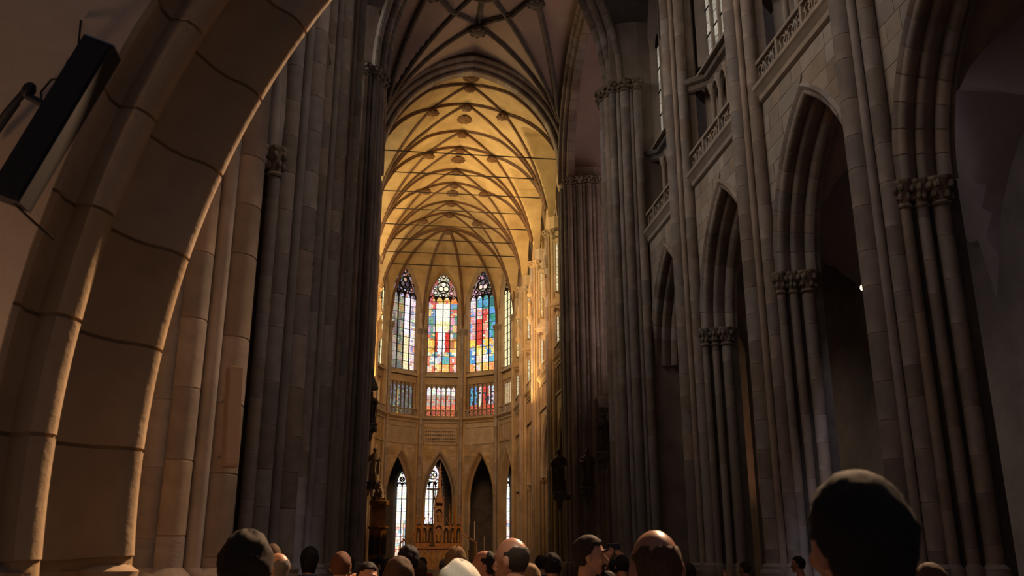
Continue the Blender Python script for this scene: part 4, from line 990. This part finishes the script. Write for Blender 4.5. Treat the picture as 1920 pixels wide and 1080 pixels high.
for sx in (-1, 1):
    for k in range(3):
        x = sx * (.62 + k * .5); obj('niche', nme, 'gilded_oak', al, (x, .18, 0))
        f = MB(); f.lathe(0, 0, [(.09, 1.35), (.08, 1.7), (.07, 1.95), (.03, 2.0)], 8); f.blob((0, 0, 2.07), .05, .05, .06, 6, 4); obj('figurine', f, 'statue_gilt', al, (x, .24, 0))
    for k in range(4): obj('pinnacle', pme, 'gilded_oak', al, (sx * (.37 + k * .48), .14, 0), scale=(1, 1, (1.28, 1.12, 1.05, 1.0)[k]))
    obj('pinnacle', pme, 'gilded_oak', al, (sx * 1.25, .3, 0), scale=(1.2, 1.2, 1.3))
sp = MB(); sp.box(-.34, -.26, -.05, .35, 1.3, 4.4); sp.box(.26, .34, -.05, .35, 1.3, 4.4); sp.box(-.3, .3, .25, .35, 1.3, 4.6)
for z in (2.35, 3.6): sp.grid([[(x * 1.3, -.02, z + y) for x, y in P], [(x * 1.4, -.02, z + .55) for x, y in P]])
sp.lathe(0, .12, [(.36, 4.4), (.38, 4.5), (.22, 5.1), (.14, 6.0), (.05, 7.3), (.02, 7.6)], 8)
for k in range(9):
    z = 4.8 + k * .3; r = max(.03, .36 - k * .035)
    for sx in (-1, 1): sp.blob((sx * r, .1, z), .05, .05, .06, 5, 4)
obj('tabernacle_spire', sp, 'gilded_oak', al, smooth=30)
obj('figurine', statue_mesh(31, .95), 'statue_gilt', al, (0, .12, 1.38)); obj('figurine', statue_mesh(33, .8), 'statue_gilt', al, (0, .12, 2.95))
cr = thing('altar_cross', 'dark crucifix standing before the pale chapel window', 'crucifix', (2.88, 73.6, 0))
obj('upright', MB().box(-.05, .05, -.04, .04, 1.3, 6.0), 'dark_wood', cr); obj('crossbar', MB().box(-.52, .52, -.04, .04, 5.4, 5.5), 'dark_wood', cr); obj('foot', MB().lathe(0, 0, [(.25, 1.0), (.22, 1.15), (.07, 1.35)], 8), 'dark_wood', cr)
cf_ = MB(); cf_.tube([(-.45, -.08, 5.5), (0, -.1, 5.3), (.45, -.08, 5.5)], .035, 6); cf_.tube([(0, -.1, 5.35), (.02, -.1, 5.0), (.05, -.09, 4.7), (0, -.07, 4.3)], .06, 8, radii=[.09, .08, .07, .04]); cf_.blob((.03, -.11, 5.45), .06, .07, .08, 8, 5)
obj('corpus', cf_, 'dark_wood', cr, smooth=60)
for i, (x, y, zb, zt, nm) in enumerate(((4.75, 60, .6, 2.2, 'right of the altar'), (-.2, 60, .2, 1.15, 'beside the pulpit'), (.6, 72.1, 1.6, 3.0, 'at the left end of the altar'), (6.1, 72.1, 1.5, 2.9, 'at the right end of the altar'), (6.3, 66, .6, 1.6, 'low near the right choir piers'))):
    t = thing('candlestick', 'slim candlestick with a white candle, %s' % nm, 'candlestick', (x, y, 0), group='candlesticks')
    obj('stand', MB().lathe(0, 0, [(.2, -H), (.2, -H + .06), (.05, -H + .2), (.03, zb - .15), (.08, zb - .08), (.08, zb)], 8), 'gold', t, smooth=40)
    obj('candle', MB().cyl(0, 0, zb, zt, .028, 8), 'wax', t)
# sanctuary rail
for sx, nm in ((-1, 'left'), (1, 'right')):
    o = obj('altar_curtain_arm', MB().tube([(AX + sx * 1.9, 73.9, 2.0), (AX + sx * 3.0, 73.6, 1.3), (AX + sx * 3.1, 73.6, -H)], .07, 6), 'gilded_oak'); tag(o, 'slanting timber strut beside the altar, %s side' % nm, 'strut', 'altar struts')
# ------------------------------------------------------------------ loudspeakers, lamp
ls = thing('loudspeaker', 'black column loudspeaker hung at a slant on the plaster, upper left', 'loudspeaker', (-1.505, 3.68, 1.80)); ls.rotation_euler.y = radians(20)
c = MB().box(-.068, .068, -.06, .06, -.40, .40); obj('cabinet', c, 'black_plastic', ls)
obj('grille', MB().box(-.056, .056, -.068, -.058, -.385, .385), 'iron', ls); obj('end_cap', MB().box(-.069, .069, -.061, .061, .40, .406), 'grey_metal', ls)
for z in (.21, -.08): obj('bracket_plate', MB().box(-.085, -.066, -.02, .02, z - .03, z + .03), 'black_plastic', ls)
br = obj('bracket', MB().tube([(-.07, 0, .05), (-.17, .0, .06), (-.2, .02, .1), (-.24, .05, -.03), (-.35, .22, -.22)], .016, 8).blob((-.185, .01, .09), .03, .03, .04, 8, 5).tube([(-.19, .01, .02), (-.215, .03, -.2), (-.25, .05, -.34)], .006, 6), 'black_plastic', ls, smooth=50)
obj('cable', MB().tube([(-.07, 0, .2), (-.12, 0, .17), (-.13, 0, .1), (-.1, 0, .05), (-.16, 0, .06)], .005, 6), 'cable', ls)
obj('cable', MB().tube([(-.09, 0, .22), (-.13, .05, .3), (-.2, .2, .42), (-.3, .26, .6)], .005, 6), 'cable', ls)
obj('cable', MB().tube([(.02, 0, -.4), (.07, .1, -.42), (.13, .22, -.44)], .006, 6), 'cable', ls)
l2 = thing('loudspeaker', 'stone-coloured column loudspeaker tilted on the near left pier', 'loudspeaker', (-1.73, 9.55, 1.42), .5); l2.rotation_euler.x = radians(-7)
obj('cabinet', MB().box(-.07, .07, -.06, .06, -.52, .52), 'beige_metal', l2); obj('grille', MB().box(-.06, .06, -.068, -.058, -.5, .5), 'beige_metal', l2); obj('end_cap', MB().box(-.07, .07, -.065, .06, .52, .53), 'cream_plaster', l2)
obj('bracket', MB().tube([(0, .05, .25), (0, .3, .25)], .02, 6).tube([(0, .05, -.35), (0, .35, -.35)], .02, 6), 'grey_metal', l2)
t = thing('aisle_lamp', 'tiny bright lamp glowing in the dark right aisle', 'lamp', (14.9, 26.4, 8.55))
obj('bulb', MB().blob((0, 0, 0), .07, .07, .09, 8, 6), 'lamp_glow', t); obj('holder', MB().lathe(0, 0, [(.02, .08), (.05, .1), (.05, .25), (.015, .3), (.015, 3.6)], 8), 'iron', t)
t = thing('niche_pilaster', 'reddish lit stone pilaster with pointed top in the right aisle', 'pilaster', (13.9, 34.95, 0))
obj('pilaster', MB().slab([(-.24, -H), (.24, -H), (.24, 8.3), (.12, 8.75), (0, 8.95), (-.12, 8.75), (-.24, 8.3)], -.15, .2), 'arch_stone', t); obj('finial', MB().lathe(0, .02, [(.03, 8.9), (.09, 9.1), (.03, 9.2), (.06, 9.35), (.01, 9.5)], 6), 'arch_stone', t)
obj('plinth', MB().box(-.32, .32, -.22, .25, -H, -.6), 'arch_stone', t)
# ================================================================== PEOPLE
def head_pt(d, k=1.0):
    """point of the head surface for a unit direction d; face looks to +y, head centre at 0"""
    x, y, z = d; X, Y, Z = x * .077, y * .097, z * .116
    if z < .1:
        t = min(1, (.1 - z) / 1.1); X *= 1 - .30 * t; 
        if y < 0: Y *= 1 - .42 * t
        else: Y *= 1 + .06 * t
    if z > .2 and y < 0: Y *= 1.05
    return Vector((X * k, Y * k, Z * k))
def head_mesh_add(mb, c, n=28, m=20):
    vs_ = []
    for i in range(m + 1):
        e = -pi / 2 + pi * i / m
        for k_ in range(n):
            a = 2 * pi * k_ / n; vs_.append(Vector(c) + head_pt((cos(e) * cos(a), cos(e) * sin(a), sin(e))))
    mb.add(vs_, [(i * n + k_, i * n + (k_ + 1) % n, (i + 1) * n + (k_ + 1) % n, (i + 1) * n + k_) for i in range(m) for k_ in range(n)])
    cx, cy, cz = c
    mb.tube([(cx, cy + .088, cz + .012), (cx, cy + .104, cz - .012), (cx, cy + .118, cz - .032), (cx, cy + .098, cz - .042)], .01, 8, radii=[.009, .0115, .0145, .012])   # nose
    for sx in (-1, 1):
        mb.blob((cx + sx * .014, cy + .098, cz - .036), .009, .011, .008, 8, 5)
        mb.tube([(cx + sx * .008, cy + .090, cz + .026), (cx + sx * .03, cy + .088, cz + .03), (cx + sx * .052, cy + .07, cz + .022)], .009, 6)      # brow
        mb.blob((cx + sx * .045, cy + .062, cz - .02), .022, .022, .018, 8, 5)                                                                # cheek
        mb.blob((cx + sx * .079, cy - .012, cz - .008), .012, .02, .033, 8, 6)                                                               # ear
    mb.tube([(cx - .024, cy + .088, cz - .064), (cx, cy + .098, cz - .062), (cx + .024, cy + .088, cz - .064)], .0075, 6)
    mb.tube([(cx - .02, cy + .088, cz - .076), (cx, cy + .097, cz - .077), (cx + .02, cy + .088, cz - .076)], .0085, 6)
    mb.blob((cx, cy + .078, cz - .103), .026, .022, .018, 8, 6)                                                                               # chin
HC = Vector((0, .02, 1.634))
def body_mesh(pose):
    mb = MB(); T = mb.tube
    head_mesh_add(mb, HC)
    T([(0, -.015, 1.42), (0, .0, 1.50), (0, .012, 1.57)], .06, 12, radii=[.072, .056, .058])
    # torso of stacked ellipses
    rows = [(.88, .155, .105, 0), (.98, .165, .115, 0), (1.08, .15, .105, .005), (1.2, .165, .112, .01), (1.32, .185, .118, .005), (1.40, .18, .10, -.01), (1.455, .11, .075, -.015)]
    n = 20; vs_ = [(a * cos(2 * pi * k / n), yo + b * sin(2 * pi * k / n), z) for z, a, b, yo in rows for k in range(n)]
    mb.add(vs_, [(i * n + k, i * n + (k + 1) % n, (i + 1) * n + (k + 1) % n, (i + 1) * n + k) for i in range(len(rows) - 1) for k in range(n)] + [tuple(range(n))[::-1], tuple(range((len(rows) - 1) * n, len(rows) * n))])
    for sx in (-1, 1):
        T([(sx * .085, 0, .95), (sx * .095, .01, .72), (sx * .10, .015, .50), (sx * .10, -.01, .28), (sx * .10, -.02, .09)], .08, 12, radii=[.095, .085, .062, .058, .042])
        T([(sx * .10, -.05, .045), (sx * .105, .05, .05), (sx * .115, .16, .032)], .05, 10, radii=[.045, .048, .034]); mb.blob((sx * .118, .19, .03), .042, .05, .03, 8, 5)
        sh = (sx * .19, -.01, 1.395)
        if pose == 'raised': el, wr_ = (sx * .25, .16, 1.20), (sx * .085, .36, 1.47)
        elif pose == 'raised_high': el, wr_ = (sx * .26, .20, 1.42), (sx * .10, .34, 1.70)
        else: el, wr_ = (sx * .245, -.03, 1.12), (sx * .25, .05, .87)
        T([(sx * .14, -.01, 1.40), sh, tuple((sh[i] + el[i]) / 2 for i in range(3)), el], .05, 12, radii=[.05, .058, .05, .042])
        T([el, tuple((el[i] * .6 + wr_[i] * .4) for i in range(3)), wr_], .04, 10, radii=[.041, .04, .027])
        E_, W_ = Vector(el), Vector(wr_); d = (W_ - E_).normalized(); P_ = W_ + d * .05
        side = Vector((0, 1, 0)) if pose == 'rest' else Vector((sx, 0, 0)); side = (side - d * side.dot(d)).normalized(); nrm = d.cross(side)
        curl = nrm * (.02 if (nrm.x * sx < 0) == (pose == 'rest') else -.02)
        T([W_, P_, P_ + d * .045], .03, 8, radii=[.026, .037, .036])
        for q, ln in ((-1.5, .06), (-.5, .075), (.5, .08), (1.5, .07)):
            b_ = P_ + d * .04 + side * q * .019; T([b_, b_ + d * ln * .55 + curl * .5, b_ + d * ln * .95 + curl * 1.6], .0095, 7, radii=[.0105, .0095, .008])
        b_ = P_ + side * .03; T([W_ + d * .02 + side * .015, b_ + side * .012 + curl * .5, b_ + side * .022 + d * .045 + curl], .011, 7, radii=[.014, .012, .009])
    me = mb.mesh('body_' + pose)
    o = bpy.data.objects.new('tmp', me); COL.objects.link(o)
    md = o.modifiers.new('r', 'REMESH'); md.mode = 'VOXEL'; md.voxel_size = .0075; md.use_smooth_shade = True
    s_ = o.modifiers.new('s', 'SMOOTH'); s_.factor = .5; s_.iterations = 3
    dg = bpy.context.evaluated_depsgraph_get(); out = bpy.data.meshes.new_from_object(o.evaluated_get(dg)); bpy.data.objects.remove(o); bpy.data.meshes.remove(me)
    out.materials.clear()
    for k in ('a', 'a', 'a'): out.materials.append(SKIN[k])
    for p in out.polygons:
        c = p.center; hand = False
        for sx in (-1, 1):
            wr_ = {'raised': (sx * .085, .36, 1.47), 'raised_high': (sx * .10, .34, 1.70)}.get(pose, (sx * .25, .05, .87)); el = {'raised': (sx * .25, .16, 1.20), 'raised_high': (sx * .26, .20, 1.42)}.get(pose, (sx * .245, -.03, 1.12))
            if pose == 'rest': hand |= abs(c.x) > .2 and c.z < .89
            else: hand |= (c - Vector(wr_)).dot(Vector(wr_) - Vector(el)) > (-.045 if pose == 'raised_high' else 0) and abs(c.x - wr_[0]) < .16 and c.y > .2
        head = (c.z > 1.462 + .5 * max(0, -(c.y)) * .2 and abs(c.x) < .1 and c.y < .2)
        p.material_index = 0 if head or hand else (1 if c.z > .92 else 2); p.use_smooth = True
    return out
BODY = {k: body_mesh(k) for k in ('rest', 'raised', 'raised_high')}
def hair_mesh(style, seed):
    key = ('hair', style, seed % 3)
    if key in _cache: return _cache[key]
    rr = random.Random(seed); mb = MB(); n, m = 36, 26; vs_ = []
    ph = [rr.uniform(0, 6) for _ in range(4)]
    for i in range(m + 1):
        e = -pi / 2 + pi * i / m
        for k in range(n):
            a = 2 * pi * k / n; d = (cos(e) * cos(a), cos(e) * sin(a), sin(e)); x, y, z = d
            p = head_pt(d); ce = abs(cos(e)) ** .5; lump = (.5 + .5 * sin(4 * a + ph[0] + 5 * e) * sin(5 * e + ph[1])) * ce + .5 * (1 - ce); tiny = rr.random() * ce + .5 * (1 - ce)
            front = .62 - .1 * abs(x); back = -.55
            line_ = front if y > .35 else front + (back - front) * min(1, (.35 - y) / .75)
            on = z > line_
            th = .007 + .006 * lump + .005 * tiny
            if style == 'short': pass
            elif style == 'buzz': th = .004 + .003 * tiny
            elif style == 'fringe': on = on and z < .38 + .22 * (y < -.3) + rr.uniform(-.05, .05) and y < .35; th = .002 + .003 * tiny
            elif style == 'receding': on = on and not (z > .55 and y > -.25); th = .007 + .004 * tiny
            elif style == 'full': th = .02 + .016 * lump + .008 * tiny
            elif style == 'long': on = z > (front if y > .4 else -1.1); th = .022 + .012 * lump + .006 * tiny
            elif style == 'curly': th = .022 + .03 * tiny; on = z > (front if y > .4 else -.75)
            elif style == 'cap': on = z > .12 - .1 * (y > .3); th = .022 + .012 * (.5 + .5 * sin(2 * a + ph[2])) + .012 * max(0, z) + .006 * abs(sin(3 * a)) * cos(e) + .004 * sin(9 * z + 2 * x * 3)
            if on: q = p + Vector(d).normalized() * th
            else: q = p * .86
            if style == 'long' and y < .25 and z < -.2 and on: q.z -= .10 * (-.2 - z); q.y -= .012
            vs_.append(HC + q)
    mb.add(vs_, [(i * n + k, i * n + (k + 1) % n, (i + 1) * n + (k + 1) % n, (i + 1) * n + k) for i in range(m) for k in range(n)])
    if style == 'cap':
        br_ = []
        for k in range(13):
            a = radians(20 + 140 * k / 12); br_.append([tuple(HC + Vector((r * cos(a), r * sin(a) * 1.08, .028 - (r - .09) * .35))) for r in (.09, .115, .14)])
        mb.grid(br_)
        mb.blob(tuple(HC + Vector((0, 0, .155))), .014, .014, .008, 8, 4)
    o = mb.mesh('hair', 70); _cache[key] = o; return o
def eyes_mesh():
    if 'eyes' not in _cache:
        mb = MB()
        for sx in (-1, 1): mb.blob(tuple(HC + Vector((sx * .032, .079, .006))), .011, .008, .007, 10, 6)
        _cache['eyes'] = mb.mesh('eyes', 60)
    return _cache['eyes']
def person(x, y, height, rz, label, hair='short', hcol='dark', skin='a', top='black', legs='denim', pose='rest', seed=0, extra=(), tilt=0, group=None):
    k = height / 1.752
    t = thing('person', label, 'person', (x, y, -H), rz, group); t.scale = (k, k, k)
    b = obj('body', BODY[pose], None, t)
    for i, mt in enumerate((SKIN[skin], MATS['cloth_' + top], MATS['cloth_' + legs])): b.material_slots[i].link = 'OBJECT'; b.material_slots[i].material = mt
    if hair:
        h = obj('cap' if hair == 'cap' else 'hair', hair_mesh(hair, seed), None, t)
        if not h.data.materials: h.data.materials.append(MATS['hair_dark'])
        h.material_slots[0].link = 'OBJECT'; h.material_slots[0].material = MATS['cloth_white'] if hair == 'cap' else MATS['hair_' + hcol]
    e = obj('eyes', eyes_mesh(), 'lead', t)
    if 'brows' in extra:
        m = MB()
        for sx in (-1, 1): m.tube([tuple(HC + Vector((sx * .012, .100, .030))), tuple(HC + Vector((sx * .033, .099, .037))), tuple(HC + Vector((sx * .056, .078, .028)))], .006, 6)
        obj('eyebrows', m, 'hair_black', t)
    if 'beard' in extra:
        m = MB(); m.blob(tuple(HC + Vector((0, .083, -.104))), .027, .024, .02, 10, 6); m.tube([tuple(HC + Vector((-.03, .082, -.062))), tuple(HC + Vector((0, .103, -.052))), tuple(HC + Vector((.03, .082, -.062)))], .007, 6)
        for sx in (-1, 1): m.tube([tuple(HC + Vector((sx * .032, .082, -.064))), tuple(HC + Vector((sx * .03, .084, -.09)))], .007, 6)
        obj('beard', m, 'hair_black', t, smooth=60)
    if 'glasses' in extra:
        m = MB()
        for sx in (-1, 1):
            m.tube([tuple(HC + Vector((sx * .033 + .022 * cos(q * pi / 6), .100, .004 + .017 * sin(q * pi / 6)))) for q in range(12)], .002, 5, True)
            m.tube([tuple(HC + Vector((sx * .056, .097, .008))), tuple(HC + Vector((sx * .08, .05, .008))), tuple(HC + Vector((sx * .085, -.01, .004)))], .0025, 5)
        m.tube([tuple(HC + Vector((-.011, .102, .006))), tuple(HC + Vector((.011, .102, .006)))], .002, 5); obj('glasses', m, 'grey_metal', t)
    return t
def phone(x, y, z, rz, label, wide=False):
    t = thing('phone', label, 'phone', (x, y, z), rz)
    w_, h_ = (.075, .036) if wide else (.036, .075)
    obj('case', MB().box(-w_, w_, -.004, .004, -h_, h_), 'black_plastic', t); obj('rim', MB().box(-w_ - .001, w_ + .001, -.0045, .0045, h_ - .006, h_ + .001), 'grey_metal', t)
    obj('screen', MB().box(-w_ * .93, w_ * .93, -.0052, -.0042, -h_ * .93, h_ * .88), 'screen_glass', t)
person(-.56, 3.62, 1.735, .05, 'person with thick dark hair seen from behind, lower left foreground', 'full', 'dark', 'a', 'black', seed=1)
person(-.81, 6.8, 1.70, 1.0, 'bald person in glasses peering past the dark-haired head at lower left', 'fringe', 'grey', 'a', 'grey', seed=2, extra=('glasses',))
person(-1.17, 9.2, 1.80, .2, 'person with cropped brown hair just behind the bald head at lower left', 'buzz', 'brown', 'b', 'olive', seed=3)
person(-1.0, 11.2, 1.78, -.2, 'person with dark hair and blue-grey top beside the left piers', 'long', 'black', 'a', 'blue', seed=4)
person(-.44, 7.8, 1.71, -.15, 'person with auburn hair holding up a phone left of the choir', 'short', 'auburn', 'a', 'black', pose='raised', seed=5)
phone(-.415, 8.17, -.045, .1, 'phone held upright by the auburn-haired person')
person(-.19, 6.75, 1.63, pi + .2, 'person with dark hair whose lit forehead faces the camera', 'short', 'black', 'a', 'black', seed=6)
person(.03, 6.2, 1.65, .0, 'person with brown hair and grey top in front of the pulpit', 'long', 'brown', 'a', 'grey', seed=7)
person(.13, 9.0, 1.765, .1, 'tall person with black hair before the candlestick', 'full', 'black', 'a', 'olive', seed=8)
person(.28, 3.98, 1.615, .1, 'person in a white cap seen from behind, bottom centre', 'cap', 'grey', 'a', 'tan', seed=9)
person(.66, 10.1, 1.76, .1, 'person with curly blond hair in front of the altar', 'curly', 'blond', 'a', 'tan', seed=10)
person(.70, 7.1, 1.72, 1.35, 'person with black hair in profile, face turned left and lit red', 'receding', 'black', 'b', 'navy', seed=11)
person(.63, 4.88, 1.765, .85, 'balding person turned left with short dark side hair, bottom centre', 'fringe', 'dark', 'b', 'black', seed=12)
person(.94, 6.45, 1.62, .1, 'person with blond hair behind the balding one', 'short', 'blond', 'a', 'tan', seed=13)
person(1.66, 9.8, 1.70, .0, 'person with round black hair in front of the right choir shafts', 'full', 'black', 'a', 'black', seed=14)
person(1.21, 5.85, 1.795, -1.68, 'person with short hair and goatee in profile facing right', 'short', 'dark', 'a', 'black', seed=15, extra=('brows', 'beard'))
person(2.62, 10.6, 1.70, .0, 'person raising both hands with a phone right of the goatee', 'short', 'black', 'a', 'black', pose='raised_high', seed=16)
phone(2.62, 10.98, .155, 0, 'phone held high in two hands right of the bearded profile', True)
person(.79, 2.75, 1.74, .05, 'large shiny bald head seen from behind, right of centre', 'fringe', 'brown', 'b', 'black', seed=17)
person(.79, 1.48, 1.79, .0, 'very large blurred dark head nearest the camera, lower right', 'short', 'black', 'b', 'black', seed=18)
person(5.5, 14.2, 1.62, .6, 'person in shadow at the foot of the second right arch', 'short', 'dark', 'b', 'black', pose='raised', seed=19)
person(5.95, 13.2, 1.70, .9, 'person with reddish lit face near the right piers', 'short', 'black', 'b', 'red', seed=20)
person(2.8, 4.6, 1.63, .2, 'person in shadow at the bottom right corner', 'short', 'brown', 'a', 'black', seed=21)
CR = [(-.95, 14, 'brown', 'long', 'navy', 'red hair slide'), ]
crowd = [(-.1, 12.2, 1.66, 'black', 'short', 'black'), (.35, 12.9, 1.62, 'brown', 'long', 'navy'), (1.05, 11.9, 1.64, 'dark', 'full', 'grey'), (.0, 15.3, 1.70, 'dark', 'short', 'black'), (.75, 14.2, 1.66, 'grey', 'short', 'blue'), (1.35, 13.4, 1.68, 'black', 'curly', 'black'), (.3, 17.5, 1.72, 'brown', 'short', 'navy'), (1.0, 17.0, 1.66, 'blond', 'long', 'tan'), (1.7, 16.2, 1.70, 'dark', 'short', 'olive'), (-.3, 19.4, 1.74, 'black', 'short', 'black'), (.6, 20.4, 1.68, 'dark', 'long', 'red'), (1.4, 19.8, 1.72, 'brown', 'full', 'black'), (2.1, 18.6, 1.7, 'black', 'short', 'grey'), (2.1, 12.3, 1.66, 'black', 'short', 'black'), (2.35, 14.9, 1.70, 'dark', 'full', 'navy'), (3.1, 13.0, 1.65, 'black', 'short', 'black'), (3.6, 11.2, 1.6, 'dark', 'long', 'black'), (4.3, 15.5, 1.68, 'brown', 'short', 'olive'), (-.8, 16.8, 1.68, 'dark', 'full', 'brown'), (1.9, 8.2, 1.55, 'black', 'short', 'black'), (1.15, 8.4, 1.56, 'brown', 'long', 'navy')]
where = ['left of the pulpit visitors', 'at the middle of the crowd', 'under the altar', 'farther back left of the altar', 'before the altar steps', 'curly-haired under the altar right end', 'far back before the altar', 'far back with fair hair', 'far back below the right choir piers', 'farthest left before the pulpit', 'in red farthest back in the crowd', 'farthest back right of the altar', 'farthest back by the choir piers', 'between the goatee and the round hair', 'behind the bearded profile', 'left of the raised hands', 'right of the shiny bald head', 'in the dark near the right arches', 'at the foot of the left piers', 'short, below the round black hair', 'short, behind the balding one']
for i, ((x, y, h_, hc, st, tp), wv) in enumerate(zip(crowd, where)):
    person(x, y, h_, rnd.uniform(-.4, .4), 'visitor with %s hair seen from behind, %s' % (hc, wv), st, hc, rnd.choice('abc'), tp, seed=i, group='crowd of visitors')
# ------------------------------------------------------------------ lift everything from eye-level zero to the floor
for o in bpy.data.objects:
    if o.parent is None and o.type in ('MESH', 'EMPTY'): o.location.z += H
